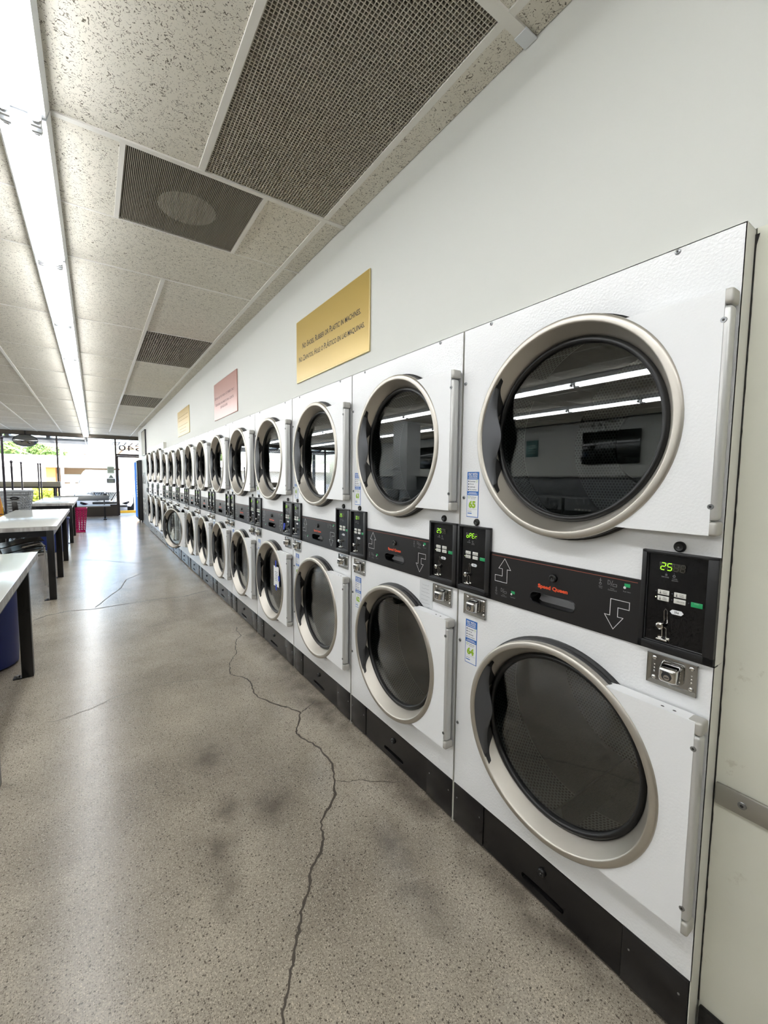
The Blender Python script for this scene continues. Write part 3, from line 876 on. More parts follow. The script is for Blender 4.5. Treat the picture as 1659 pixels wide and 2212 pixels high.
# =================================================================== DRYERS
RING = 0.3035
def make_dryer(W, H, czt, czb, R, cy, band_mat, kick_mat, small=True):
    """one stacked pair of tumble dryers. Front in the plane x=0 (room side is -x), near edge y=0, floor z=0."""
    root = empty('stacked_dryer', '', 'dryer')
    q = R / RING
    z_split, z_toe = 0.935, 0.167
    hole = lambda a: 0.287 * q
    # cabinet: two enamelled front panels, sides, top, screws
    mb = MB()
    mb.holed(0.002, W - 0.002, 1.0985, H, (cy, czt), hole, 0.0, 0.03, 'white_enamel', 'rubber')
    for ya, yb in ((0.002, 0.158), (W - 0.159, W - 0.002)):
        mb.box((0.0, ya, z_split + 0.002), (0.004, yb, 1.0985), 'white_enamel')
    mb.box((0.004, 0.1, z_split + 0.002), (0.055, W - 0.1, z_split + 0.006), 'dark_gap'); mb.box((0.055, 0.1, z_split), (0.058, W - 0.1, 1.11), 'dark_gap')
    mb.holed(0.002, W - 0.002, z_toe, z_split - 0.002, (cy, czb), hole, 0.0, 0.03, 'white_enamel', 'rubber')
    for y0, y1 in ((0.002, 0.004), (W - 0.004, W - 0.002)):
        mb.box((0.0, y0, z_split + 0.001), (0.85, y1, H), 'side_white')
        mb.box((0.0, y0, 0.0), (0.85, y1, z_split - 0.001), 'side_white')
    mb.box((0.0, 0.002, H - 0.002), (0.85, W - 0.002, H), 'side_white')
    mb.box((0.0, 0.002, z_split - 0.002), (0.02, W - 0.002, z_split + 0.002), 'dark_gap')
    mb.box((0.84, 0.004, 0.0), (0.85, W - 0.004, H - 0.002), 'dark_gap')
    mb.box((0.03, 0.004, 0.0), (0.10, W - 0.004, z_toe - 0.004), 'dark_gap')
    def screw(y, z, r=0.0062, x=0.0):
        mb.lathe([(x - 0.0005, r), (x - 0.0025, r * 0.93), (x - 0.0034, r * 0.6)], (0, y, z), 'screw_metal', 0, 12, close=True)
        mb.lathe([(x - 0.0035, r * 0.42), (x - 0.0038, r * 0.36)], (0, y, z), 'screw_socket', 0, 6, close=True)
    k = W / 0.8
    for y, z in ((0.674 * k, H - 0.010), (0.126 * k, H - 0.009), (W - 0.014, czt + 0.205), (W - 0.019, czt - 0.205), (W - 0.017, 0.742), (W - 0.015, 0.415)):
        screw(y, z)
    mb.build('cabinet', root)
    mb = MB()
    mb.lathe([(0.0, 0.004), (0.003, 0.0035)], (0.045, 0.0015, z_split + 0.008), 'screw_metal', 1, 8, close=True)
    # perforated drums
    for cz in (czt, czb):
        mb = MB()
        Rd = 0.335 * q
        mb.lathe([(0.03, 0.287 * q), (0.031, Rd)], (0, cy, cz), 'drum_smooth', 0, 64)
        mb.lathe([(0.031, Rd), (0.245, Rd)], (0, cy, cz), 'drum_perforated', 0, 64, uvscale='cyl')
        mb.lathe([(0.245, Rd - 0.001), (0.59, Rd - 0.001)], (0, cy, cz), 'drum_smooth', 0, 64)
        mb.lathe([(0.59, Rd), (0.591, 0.16)], (0, cy, cz), 'drum_perforated', 0, 64, uvscale='flat')
        mb.lathe([(0.588, 0.165), (0.580, 0.155), (0.580, 0.0005)], (0, cy, cz), 'drum_smooth', 0, 64)
        for a in (0.6, 2.7, 4.8):   # lifter fins
            c_, s_ = cos(a), sin(a)
            P = lambda r, t, x: (x, cy + r * c_ - t * s_, cz + r * s_ + t * c_)
            v = [P(Rd, -0.04, 0.07), P(Rd, 0.04, 0.07), P(Rd - 0.06, 0.0, 0.09), P(Rd, -0.04, 0.55), P(Rd, 0.04, 0.55), P(Rd - 0.06, 0.0, 0.53)]
            mb.add(v, [(0, 1, 2), (3, 5, 4), (0, 2, 5, 3), (1, 4, 5, 2)], 'drum_smooth')
        mb.build('drum', root)
    # round doors on their hinge (origin on the hinge axis)
    hx, hyv = -0.020, 0.012
    for cz in (czt, czb):
        d0 = cy - hyv
        X = lambda x: x - hx
        hp = 0.254 * q
        mb = MB()
        Rp = R - 0.006
        yl = d0 - sqrt(Rp * Rp - hp * hp)
        a_ = atan2(hp, yl - d0)
        arc = []
        nA = 24
        for i in range(nA + 1):
            t = a_ + (2 * pi - 2 * a_) * i / nA
            arc.append((d0 + Rp * cos(t), Rp * sin(t)))
        poly = [(0.0045, hp)] + arc + [(0.0045, -hp)]
        poly = poly[::-1]
        n_ = len(poly)
        v = [(X(-0.045), p[0], p[1]) for p in poly] + [(X(-0.008), p[0], p[1]) for p in poly]
        fs = [(i, (i + 1) % n_, n_ + (i + 1) % n_, n_ + i) for i in range(n_)]
        # front face as strips between the straight side and the arc
        fs2 = []
        m_ = len(arc)
        va = [(X(-0.045), p[0], p[1]) for p in arc] + [(X(-0.045), 0.0045, p[1]) for p in arc]
        fs2 = [(i, i + 1, m_ + i + 1, m_ + i) for i in range(m_ - 1)]
        mb.add(v, fs, 'door_white'); mb.add(va, fs2, 'door_white')
        for hy_ in (0.05, 0.075):      # two small holes in the top flange
            mb.add([(X(-0.030) + 0.003 * cos(t * pi / 4), hy_ + 0.004 * sin(t * pi / 4), hp + 0.0004) for t in range(8)], [tuple(range(8))], 'screw_socket')
        door = mb.build('door', root, (hx, hyv, cz))
        mb = MB()
        mb.lathe([(X(-0.010), R - 0.003), (X(-0.036), R), (X(-0.044), R - 0.0005), (X(-0.0485), R - 0.003), (X(-0.0505), R - 0.007), (X(-0.0515), R - 0.018), (X(-0.0505), R - 0.0205), (X(-0.047), R - 0.0225), (X(-0.012), 0.2645 * q), (X(0.006), 0.256 * q)], (0, d0, 0), 'ring_steel', 0, 96)
        mb.build('door_ring', door, sharp=50)
        mb = MB()
        mb.lathe([(X(-0.0015), 0.27 * q), (X(-0.0015), R + 0.0065), (X(-0.010), R + 0.0065), (X(-0.014), R - 0.002), (X(-0.020), R + 0.002), (X(-0.03), R + 0.001), (X(-0.034), R - 0.004)], (0, d0, 0), 'rubber', 0, 80)
        mb.build('door_seal', door)
        mb = MB()
        mb.lathe([(X(0.010), 0.259 * q), (X(0.001), 0.2575 * q), (X(-0.0045), 0.252 * q), (X(-0.0055), 0.247 * q), (X(-0.002), 0.2415 * q), (X(0.006), 0.240 * q), (X(0.014), 0.2405 * q), (X(0.014), 0.259 * q)], (0, d0, 0), 'rubber', 0, 80)
        mb.build('gasket', door, sharp=60)
        mb = MB()
        mb.lathe([(X(0.0065), 0.0005), (X(0.0065), 0.2415 * q), (X(0.0115), 0.2415 * q), (X(0.0115), 0.0005)], (0, d0, 0), 'dryer_glass', 0, 64)
        mb.build('door_glass', door)
        # pull handle: curved grey plate across the far side of the ring, black bracket on the cone behind it
        mb = MB(); v = []; f = []
        th = radians(37); nn_ = 36; R0 = 0.2815 * q; R0c = R0 * cos(th)
        for i in range(nn_ + 1):
            t = -th + 2 * th * i / nn_
            ri = min(R0 - 0.002, R0c / cos(t) - 0.012 * q * cos(2 * pi * t / radians(50)) * cos(t / th * pi / 2) ** 0.5)
            for j in range(5):
                s = j / 4
                r = R0 + (ri - R0) * s
                v.append((X(-0.047 + 0.013 * s * s), d0 + r * cos(t), r * sin(t)))
        for i in range(nn_):
            for j in range(4):
                f.append((i * 5 + j, i * 5 + j + 1, (i + 1) * 5 + j + 1, (i + 1) * 5 + j))
        o_ = len(v)
        v2 = [(p[0] + 0.003, p[1], p[2]) for p in v]
        mb.add(v + v2, f + [tuple(o_ + k_ for k_ in reversed(q_)) for q_ in f] + [(i * 5 + 4, (i + 1) * 5 + 4, o_ + (i + 1) * 5 + 4, o_ + i * 5 + 4) for i in range(nn_)], 'handle_grey')
        mb.build('pull_handle', door, sharp=60)
        mb = MB(); v = []; f = []
        th = radians(41); nn_ = 60
        for i in range(nn_ + 1):
            t = -th + 2 * th * i / nn_
            e = abs(t / th)
            ext = 0.011 + 0.036 * math.exp(-((e - 0.52) / 0.22) ** 2) + 0.022 * math.exp(-(e / 0.30) ** 2)
            if e > 0.94: ext *= sqrt(max(0.0, 1 - ((e - 0.94) / 0.06) ** 2))
            for j in range(4):
                x = -0.045 + ext * j / 3
                r = (0.281 - (x + 0.046) * 0.49) * q - 0.0025
                v.append((X(x), d0 + r * cos(t), r * sin(t)))
        for i in range(nn_):
            for j in range(3):
                f.append((i * 4 + j, i * 4 + j + 1, (i + 1) * 4 + j + 1, (i + 1) * 4 + j))
        mb.add(v, f, 'handle_black')
        for t in (-0.40, -0.12, 0.12, 0.40):
            x = -0.027; r = (0.281 - (x + 0.046) * 0.49) * q - 0.003
            mb.ball((X(x), d0 + r * cos(t), r * sin(t)), 0.0048, 'screw_metal', 8)
        mb.build('handle_bracket', door)
        # hinge bar with its two end caps
        mb = MB()
        mb.box((X(-0.0435), 0.004 - hyv, -hp + 0.032), (X(-0.012), 0.0285 - hyv, hp - 0.032), 'hinge_aluminium', 0.0085, 4)
        for s in (-1, 1):
            mb.lathe([(X(-0.0433), 0.0062), (X(-0.0452), 0.0055)], (0, 0.017 - hyv, s * (hp - 0.062)), 'screw_metal', 0, 14, close=True)
            mb.lathe([(X(-0.0453), 0.0026), (X(-0.0457), 0.0024)], (0, 0.017 - hyv, s * (hp - 0.062)), 'screw_socket', 0, 6, close=True)
        mb.build('hinge_bar', door)
        for s in (-1, 1):
            mb = MB()
            z0, z1 = sorted((s * (hp + 0.001), s * (hp - 0.030)))
            mb.box((X(-0.0445), 0.0025 - hyv, z0), (X(-0.006), 0.0335 - hyv, z1), 'hinge_cap_grey', 0.006, 3)
            mb.build('hinge_cap', door)
    # control heads: bezel with recessed face, display, buttons, coin slide
    kz0, kz1 = 0.938, 1.181
    shift = W - 0.8
    mb = MB()
    B = 0.0135
    mb.box((-B, 0.002, kz1 - 0.008), (-0.001, 0.158, kz1), 'black_plastic', 0.002)
    mb.box((-B, 0.002, kz0), (-0.001, 0.158, kz0 + 0.020), 'black_plastic', 0.002)
    mb.box((-B, 0.002, kz0), (-0.001, 0.023, kz1), 'black_plastic', 0.002)
    mb.box((-B, 0.147, kz0), (-0.001, 0.158, kz1), 'black_plastic', 0.002)
    mb.box((-0.0035, 0.020, kz0 + 0.016), (-0.001, 0.150, kz1 - 0.006), 'control_black')
    mb.outline([(0.147, kz1 - 0.009), (0.147, kz0 + 0.0205), (0.0235, kz0 + 0.0205), (0.0235, kz1 - 0.009)], 0.0008, -0.0042, 'print_grey', closed=False)
    bez = mb.mesh('control_panel')
    mb = MB(); mb.box((-0.0050, 0.069, 1.1345), (-0.003, 0.1225, 1.1535), 'display_dark', 0.001); dsp = mb.mesh('display')
    btns = []
    for y, z, t1, t2 in ((0.110, 1.0808, 'HIGH', 'TEMP'), (0.110, 1.0660, 'MED', 'TEMP'), (0.0755, 1.0808, 'LOW', 'TEMP'), (0.0755, 1.0660, 'DELICATE', '')):
        mb = MB(); mb.box((-0.0052, y - 0.0122, z - 0.0057), (-0.003, y + 0.0122, z + 0.0057), 'button_white', 0.0009)
        if t2:
            put_text(mb, t1, y - 0.0035, z + 0.0022, -0.0054, 'button_ink', height=0.0026)
            put_text(mb, t2, y - 0.0035, z - 0.0020, -0.0054, 'button_ink', height=0.0026)
            mb.rect(y + 0.0058, y + 0.0068, z - 0.003, z + 0.0035, -0.0054, 'button_ink')
            mb.rect(y + 0.0050, y + 0.0076, z - 0.0036, z - 0.0012, -0.0054, 'button_ink')
        else:
            put_text(mb, t1, y - 0.002, z, -0.0054, 'button_ink', width=0.0150)
        lit = t1 == 'MED'
        mb.lathe([(-0.0045, 0.0014), (-0.0050, 0.0012)], (0, y + 0.0160, z + 0.0008), 'led_lit' if lit else 'led_off', 0, 8, close=True)
        btns.append(mb.mesh('temperature_button'))
    mb = MB(); mb.box((-0.0052, 0.0300, 1.0602), (-0.003, 0.0530, 1.0717), 'button_green', 0.0009)
    put_text(mb, 'START', 0.0415, 1.0690, -0.0054, 'decal_green', height=0.0022)
    mb.lathe([(-0.0045, 0.0014), (-0.0050, 0.0012)], (0, 0.0575, 1.0675), 'led_off', 0, 8, close=True)
    stb = mb.mesh('start_button')
    mb = MB()
    mb.prism([(0.094, 1.039), (0.0895, 1.0440), (0.0705, 1.0440), (0.066, 1.039), (0.0705, 1.0335), (0.0895, 1.0335)], -0.0048, -0.003, 'sticker_white')
    put_text(mb, '25\u00a2', 0.0800, 1.0388, -0.0051, 'button_ink', height=0.0062, bold=0.02)
    tagm = mb.mesh('price_tag')
    mb = MB()
    mb.tube([(-0.0045, 0.1075, 1.006), (-0.0045, 0.1045, 1.012), (-0.0045, 0.1062, 1.036), (-0.0045, 0.1030, 1.0425), (-0.0045, 0.0990, 1.038), (-0.0045, 0.0975, 1.009), (-0.0045, 0.1000, 1.0075)], 0.0007, 'chrome', 6)
    mb.tube([(-0.0045, 0.1055, 0.998), (-0.0045, 0.0995, 0.994), (-0.0045, 0.0985, 0.972)], 0.0007, 'chrome', 6)
    mb.tube([(-0.0055, 0.1080, 0.998), (-0.0055, 0.1070, 0.972)], 0.0016, 'chrome', 6)
    mb.lathe([(-0.003, 0.004), (-0.012, 0.0045), (-0.015, 0.0088), (-0.020, 0.0082), (-0.0225, 0.005)], (0, 0.1085, 1.002), 'chrome', 0, 20, close=True)
    mb.box((-0.016, 0.0925, 0.9665), (-0.004, 0.1165, 0.9705), 'chrome', 0.0012)
    mb.lathe([(-0.003, 0.0045), (-0.006, 0.004)], (0, 0.1125, 0.9715), 'chrome', 0, 10, close=True)
    mb.lathe([(-0.003, 0.0045), (-0.006, 0.004)], (0, 0.0945, 0.9700), 'chrome', 0, 10, close=True)
    coin = mb.mesh('coin_slide')
    mb = MB()
    put_text(mb, 'DRYING', 0.1085, 1.1185, -0.0042, 'print_grey', height=0.0030)
    put_text(mb, 'COOL', 0.0880, 1.1172, -0.0042, 'print_grey', height=0.0027)
    put_text(mb, 'DOWN', 0.0880, 1.1130, -0.0042, 'print_grey', height=0.0027)
    for dy in (-0.0016, 0, 0.0016):
        mb.rect(0.1060 + dy, 0.1066 + dy, 1.1215, 1.1268, -0.0042, 'print_grey')
    mb.outline([(0.0900 - 0.0026 * cos(a * pi / 3), 1.1235 + 0.0026 * sin(a * pi / 3)) for a in range(6)], 0.0009, -0.0042, 'print_grey')
    mb.rect(0.1052, 0.1072, 1.1286, 1.1300, -0.0042, 'led_off'); mb.rect(0.0890, 0.0910, 1.1286, 1.1300, -0.0042, 'led_off')
    pr = mb.mesh('printed_marks')
    mb = MB()
    mb.lathe([(0.0, 0.0125), (-0.004, 0.0125), (-0.0075, 0.0105), (-0.0085, 0.0085), (-0.0075, 0.0070)], (0, 0, 0), 'rubber', 0, 24, close=True)
    mb.lathe([(-0.0085, 0.0022), (-0.0092, 0.0018)], (0, 0.0005, -0.001), 'screw_metal', 0, 8, close=True)
    lockm = mb.mesh('lock_button')
    def link(name, me, parent, loc=(0, 0, 0)):
        o = bpy.data.objects.new(name, me); COL.objects.link(o); o.parent = parent; o.location = loc
        return o
    for off in (0.0, 0.639 + shift):
        cp = link('control_panel', bez, root, (0, off, 0))
        ds = link('display', dsp, cp)
        for b in btns: link('temperature_button', b, cp)
        link('start_button', stb, cp); link('price_tag', tagm, cp); link('coin_slide', coin, cp); link('printed_marks', pr, cp)
        link('lock_button', lockm, root, (0, off + (0.083 if off == 0 else 0.075), 1.1945))
    # centre band with slot, logo, arrows
    y0, y1 = 0.159, 0.640 + shift
    yc = (y0 + y1) / 2
    mb = MB()
    sc = (yc + 0.004, 0.985)
    inner = mb.holed(y0, y1, 0.937, 1.1005, sc, capsule_r(0.073, 0.0158), -0.006, 0.050, band_mat, 'control_black', 64)
    mb.box((-0.006, y0, 0.937), (0, y0 + 0.0004, 1.1005), band_mat); mb.box((-0.006, y1 - 0.0004, 0.937), (0, y1, 1.1005), band_mat)
    mb.box((-0.006, y0, 1.1001), (0, y1, 1.1005), band_mat); mb.box((-0.006, y0, 0.937), (0, y1, 0.9374), band_mat)
    cb = mb.build('centre_band', root)
    mb = MB()
    hl, hh = 0.0765, 0.0192
    ring1 = [(sc[0] + capsule_r(hl, hh)(t) * cos(t), sc[1] + capsule_r(hl, hh)(t) * sin(t)) for t in [2 * pi * i / 64 for i in range(64)]]
    ring0 = [(sc[0] + capsule_r(0.073, 0.0158)(t) * cos(t), sc[1] + capsule_r(0.073, 0.0158)(t) * sin(t)) for t in [2 * pi * i / 64 for i in range(64)]]
    v = [(-0.0062, p[0], p[1]) for p in ring1] + [(-0.0085, (p[0] + r_[0]) / 2, (p[1] + r_[1]) / 2) for p, r_ in zip(ring1, ring0)] + [(-0.0055, p[0], p[1]) for p in ring0]
    mb.add(v, [(k_ * 64 + i, k_ * 64 + (i + 1) % 64, (k_ + 1) * 64 + (i + 1) % 64, (k_ + 1) * 64 + i) for k_ in (0, 1) for i in range(64)], 'black_plastic')
    mb.add([(0.020, sc[0] + 0.074, sc[1] - 0.017), (0.020, sc[0] - 0.074, sc[1] - 0.017), (0.046, sc[0] - 0.074, sc[1] - 0.006), (0.046, sc[0] + 0.074, sc[1] - 0.006), (0.042, sc[0] - 0.074, sc[1] + 0.017), (0.042, sc[0] + 0.074, sc[1] + 0.017)],
           [(0, 1, 2, 3), (3, 2, 4, 5)], 'slot_metal')
    mb.build('slot_handle', cb)
    link('band_lock', lockm, cb, (-0.006, yc + 0.001, 1.0565))
    if small:
        mb = MB(); put_text(mb, 'Speed Queen', 0.403, 1.0225, -0.0066, 'logo_orange', width=0.0985, height=0.0155, bold=0.045); mb.build('logo', cb)
        mb = MB(); mb.rect(y0 + 0.008, y1 - 0.004, 1.0908, 1.0924, -0.0066, 'line_red'); mb.build('red_stripe', cb)
        mb = MB(); mb.outline([(0.581, 1.085), (0.556, 1.050), (0.570, 1.050), (0.570, 1.005), (0.6195, 1.005), (0.6195, 1.0255), (0.5895, 1.0255), (0.5895, 1.050), (0.605, 1.050)], 0.0016, -0.0066, 'print_white'); mb.build('arrow_up', cb)
        mb = MB(); mb.outline([(0.2315, 1.0365), (0.184, 1.0365), (0.184, 1.0165), (0.212, 1.0165), (0.212, 0.992), (0.198, 0.992), (0.222, 0.957), (0.246, 0.992), (0.232, 0.992)], 0.0016, -0.0066, 'print_white'); mb.build('arrow_down', cb)
        for dy, dz in ((0.0, 0.0), (-0.352, 0.1)):
            mb = MB()
            a, b, c_ = 0.613 + dy, 0.582 + dy, 0.547 + dy
            z = 0.976 + dz
            mb.rect(a - 0.0006, a + 0.0006, z - 0.004, z + 0.010, -0.0066, 'print_grey')
            mb.outline([(a + 0.003 * cos(t * pi / 4), z - 0.005 + 0.003 * sin(t * pi / 4)) for t in range(8)], 0.001, -0.0066, 'print_grey')
            mb.rect(a - 0.0035, a + 0.0035, z + 0.0035, z + 0.0045, -0.0066, 'print_grey')
            mb.outline([(b + 0.011, z + 0.008), (b + 0.011, z - 0.003), (b + 0.006, z - 0.002), (b + 0.0045, z + 0.0025), (b + 0.006, z + 0.007)], 0.001, -0.0066, 'print_grey')
            mb.outline([(b + 0.003, z - 0.006), (b - 0.001, z + 0.008)], 0.001, -0.0066, 'print_grey', closed=False)
            mb.outline([(b - 0.002, z + 0.000), (b - 0.012, z + 0.000), (b - 0.012, z - 0.006), (b - 0.002, z - 0.006)], 0.001, -0.0066, 'print_grey')
            mb.rect(c_ - 0.010, c_ + 0.004, z - 0.001, z + 0.008, -0.0066, 'button_green')
            mb.lathe([(-0.0066, 0.0035), (-0.0072, 0.0033)], (0, c_ + 0.003, z - 0.003), 'print_white', 0, 10, close=True)
            for s, yy, l2 in (('Select', a, 'Temp'), ('Insert', b, 'Coins/Card')):
                put_text(mb, s, yy - 0.001, z - 0.0125, -0.0066, 'print_grey', height=0.0030)
                put_text(mb, l2, yy - 0.001, z - 0.0170, -0.0066, 'print_grey', height=0.0034)
            put_text(mb, 'Push Start', c_ - 0.003, z - 0.0130, -0.0066, 'print_grey', height=0.0032)
            mb.build('instruction_icons', cb)
    # coin-box locks
    mb = MB()
    P0, P1, Q0, Q1 = -0.053, 0.053, -0.037, 0.037
    mb.box((-0.0015, P0, Q0), (0.0, P1, Q1), 'chrome_lock')
    for lo, hi in (((-0.006, P0, Q0), (-0.001, P0 + 0.002, Q1)), ((-0.006, P1 - 0.002, Q0), (-0.001, P1, Q1)), ((-0.006, P0, Q1 - 0.002), (-0.001, P1, Q1))):
        mb.box(lo, hi, 'chrome_lock')
    mb.add([(-0.006, P0, Q0), (-0.006, P1, Q0), (-0.0015, P1, Q0 + 0.009), (-0.0015, P0, Q0 + 0.009)], [(0, 1, 2, 3)], 'chrome_lock')
    mb.add([(-0.006, P1, Q0), (-0.006, P1, Q1), (-0.0015, P1 - 0.008, Q1), (-0.0015, P1 - 0.008, Q0)], [(0, 1, 2, 3)], 'chrome_lock')
    for yy in (-0.040, 0.038):
        for z_ in (-0.023, 0.026):
            mb.ball((-0.0015, yy, z_), 0.0055, 'chrome', 10, 0.6)
        for z_ in (-0.008, 0.0, 0.008):
            mb.ball((-0.0015, yy, z_), 0.0024, 'chrome', 6, 0.5)
    plm = mb.mesh('coin_box')
    mb = MB()
    bm = bmesh.new()
    bmesh.ops.create_cube(bm, size=1.0)
    for w_ in bm.verts:
        fr = w_.co.x < 0
        w_.co = Vector((-0.036 if fr else -0.001, w_.co.y * (0.034 if fr else 0.050), w_.co.z * (0.032 if fr else 0.050)))
    bmesh.ops.bevel(bm, geom=bm.edges[:], offset=0.0065, segments=3, profile=0.5, affect='EDGES')
    bm.verts.index_update()
    mb.add([w_.co[:] for w_ in bm.verts], [[w_.index for w_ in fc.verts] for fc in bm.faces], 'chrome')
    bm.free()
    mb.lathe([(-0.0358, 0.0110), (-0.0366, 0.0105)], (0, 0, -0.001), 'screw_socket', 0, 20, close=True)
    mb.lathe([(-0.0360, 0.0070), (-0.0385, 0.0065)], (0, -0.001, -0.003), 'chrome', 0, 16, close=True)
    mb.box((-0.0390, -0.0048, -0.0040), (-0.0384, 0.0028, -0.0022), 'screw_socket')
    knm = mb.mesh('lock_knob')
    for yy in (0.083, 0.711 + shift):
        cbx = link('coin_box', plm, root, (0, yy, 0.890))
        link('lock_knob', knm, cbx, (0, -0.002, 0.003))
    # kick panel with lint drawer
    for a, b in ((0.006, 0.157), (0.643 + shift, W - 0.006)):
        mb = MB(); mb.box((-0.003, a, 0.014), (0.03, b, z_toe), kick_mat, 0.0015)
        mb.add([(-0.0032, a, z_toe - 0.004), (-0.0032, b, z_toe - 0.004), (0.0, b, z_toe + 0.0005), (0.0, a, z_toe + 0.0005)], [(0, 1, 2, 3)], 'band_black')
        for yy in (a + 0.018, b - 0.018):
            mb.lathe([(-0.003, 0.003), (-0.0042, 0.0025)], (0, yy, 0.115), 'screw_metal', 0, 8, close=True)
        mb.build('kick_plate', root)
    mb = MB()
    a, b = 0.159, 0.641 + shift
    sc2 = ((a + b) / 2, 0.047)
    mb.holed(a, b, 0.014, z_toe - 0.003, sc2, capsule_r(0.077, 0.0098), 0.0005, 0.02, kick_mat, 'handle_black', 64)
    mb.box((0.0005, a, z_toe - 0.0034), (0.03, b, z_toe - 0.003), kick_mat)
    mb.rect(a, b, 0.030, 0.070, 0.021, 'handle_black')
    dr = mb.build('lint_drawer', root)
    mb = MB()
    for i in range(5):
        z_ = sc2[1] - 0.009 + i * 0.0022
        mb.box((0.002 + i * 0.002, sc2[0] - 0.070, z_), (0.006 + i * 0.002, sc2[0] + 0.070, z_ + 0.0012), kick_mat)
    mb.build('finger_grip', dr)
    link('drawer_lock', lockm, dr, (0.0005, sc2[0] + 0.001, 0.114))
    mb = MB(); mb.box((0.012, 0.006, 0.0), (0.03, W - 0.006, 0.014), 'dark_gap'); mb.build('plinth', root)
    return root

# ---- number stickers (base shared, number per dryer)
def sticker_mesh():
    mb = MB()
    W_, H_ = 0.056, 0.163
    x = -0.0008
    mb.box((x, -W_ / 2, -H_ / 2), (0.0, W_ / 2, H_ / 2), 'sticker_blue')
    def zz(t): return H_ / 2 - t * H_
    xs = x - 0.0004
    iw = W_ / 2 - 0.0022
    mb.rect(-iw, iw, zz(0.425), zz(0.165), xs, 'sticker_white')
    mb.rect(-iw, iw, zz(0.985), zz(0.515), xs, 'sticker_white')
    xt = x - 0.0008
    put_text(mb, 'PAY WITH', 0.0, zz(0.050), xt, 'sticker_white', width=0.043, height=0.0085, bold=0.03)
    put_text(mb, 'YOUR PHONE', 0.0, zz(0.098), xt, 'sticker_white', width=0.043, height=0.0060, bold=0.02)
    mb.rect(-0.022, 0.022, zz(0.143), zz(0.130), xt, 'sticker_white')
    for i, (s, w) in enumerate((('Download', 0.025), ('Sign up', 0.018), ('Add funds', 0.025), ('Pay machine', 0.032))):
        z_ = zz(0.208 + i * 0.061)
        put_text(mb, s, 0.014 - w / 2, z_, xt, 'sticker_ink', width=w, height=0.0052, bold=0.02)
        mb.lathe([(xt, 0.0028), (xt - 0.0001, 0.0028)], (0, 0.020, z_), 'sticker_ink', 0, 8, close=True)
    mb.outline([(-0.019 + 0.0035 * cos(t * pi / 4), zz(0.205) + 0.0035 * sin(t * pi / 4)) for t in range(8)], 0.0009, xt, 'sticker_lime')
    mb.rect(-0.018, 0.018, zz(0.462), zz(0.452), xt, 'sticker_white'); mb.rect(-0.023, 0.023, zz(0.490), zz(0.478), xt, 'sticker_white')
    mb.outline([(0.017 + 0.0042 * cos(t * pi / 4), zz(0.555) + 0.0042 * sin(t * pi / 4)) for t in range(8)], 0.0012, xt, 'sticker_lime')
    put_text(mb, 'PayRange', -0.004, zz(0.556), xt, 'sticker_ink', width=0.027, height=0.0055)
    mb.rect(-0.014, 0.009, zz(0.596), zz(0.588), xt, 'print_grey')
    mb.rect(-0.021, 0.021, zz(0.826), zz(0.822), xt, 'print_grey')
    mb.rect(0.003, 0.022, zz(0.875), zz(0.865), xt, 'print_grey'); mb.rect(0.002, 0.022, zz(0.925), zz(0.905), xt, 'sticker_blue')
    return mb.mesh('number_sticker')
STK = sticker_mesh()
def add_sticker(root, yc, zc, num):
    o = bpy.data.objects.new('number_sticker', STK); COL.objects.link(o); o.parent = root; o.location = (0, yc, zc)
    mb = MB()
    put_text(mb, str(num), 0.001, 0.5 * 0.163 - 0.715 * 0.163, -0.0018, 'sticker_lime', height=0.0270, bold=0.055)
    mb.build('number', o)

proto = make_dryer(0.8, HS, 1.485, 0.562, 0.3035, 0.378, 'band_black', 'kick_black', True)
labels = ['white stacked tumble dryer numbered 64 and 65, nearest in the row',
          'white stacked tumble dryer numbered 62 and 63, second in the row',
          'white stacked tumble dryer numbered 60 and 61, third in the row',
          'white stacked tumble dryer with a blue-taped paper note on its lower window',
          'white stacked tumble dryer just beyond the one with the taped paper note',
          'white stacked tumble dryer directly below the pink sign',
          'white stacked tumble dryer just beyond the one below the pink sign',
          'white stacked tumble dryer just nearer than the one with its lower door open',
          'white stacked tumble dryer with its lower round door swung open',
          'white stacked tumble dryer just beyond the one with the open door',
          'white stacked tumble dryer next to the three taller dryers']
dryers = [proto] + [copy_tree(proto) for _ in range(10)]
shown = {0: ('25', 'oPEr'), 1: ('25', ' 01 '), 2: ('25', ' 5  ')}
for k, d in enumerate(dryers):
    d.location = (0, 0.8 * k, 0)
    d['label'] = labels[k]; d['group'] = 'white stacked dryers along the wall'
    add_sticker(d, 0.738, 1.292, 65 - 2 * k)
    add_sticker(d, 0.727, 0.751, 64 - 2 * k)
    cps = sorted([c for c in d.children if c.name.split('.')[0] == 'control_panel'], key=lambda c: c.location.y)
    rt, lf = shown.get(k, ('25', '25'))
    for cp, s in zip(cps, (rt, lf)):
        ds = child(cp, 'display')
        segment_digits((s + '    ')[:4], 0.1180, 1.1440, -0.0054).build('digits', ds)
# the open lower door
dk = dryers[8]
doors = sorted([c for c in dk.children if c.name.split('.')[0] == 'door'], key=lambda c: c.location.z)
doors[0].rotation_euler = (0, 0, radians(19))

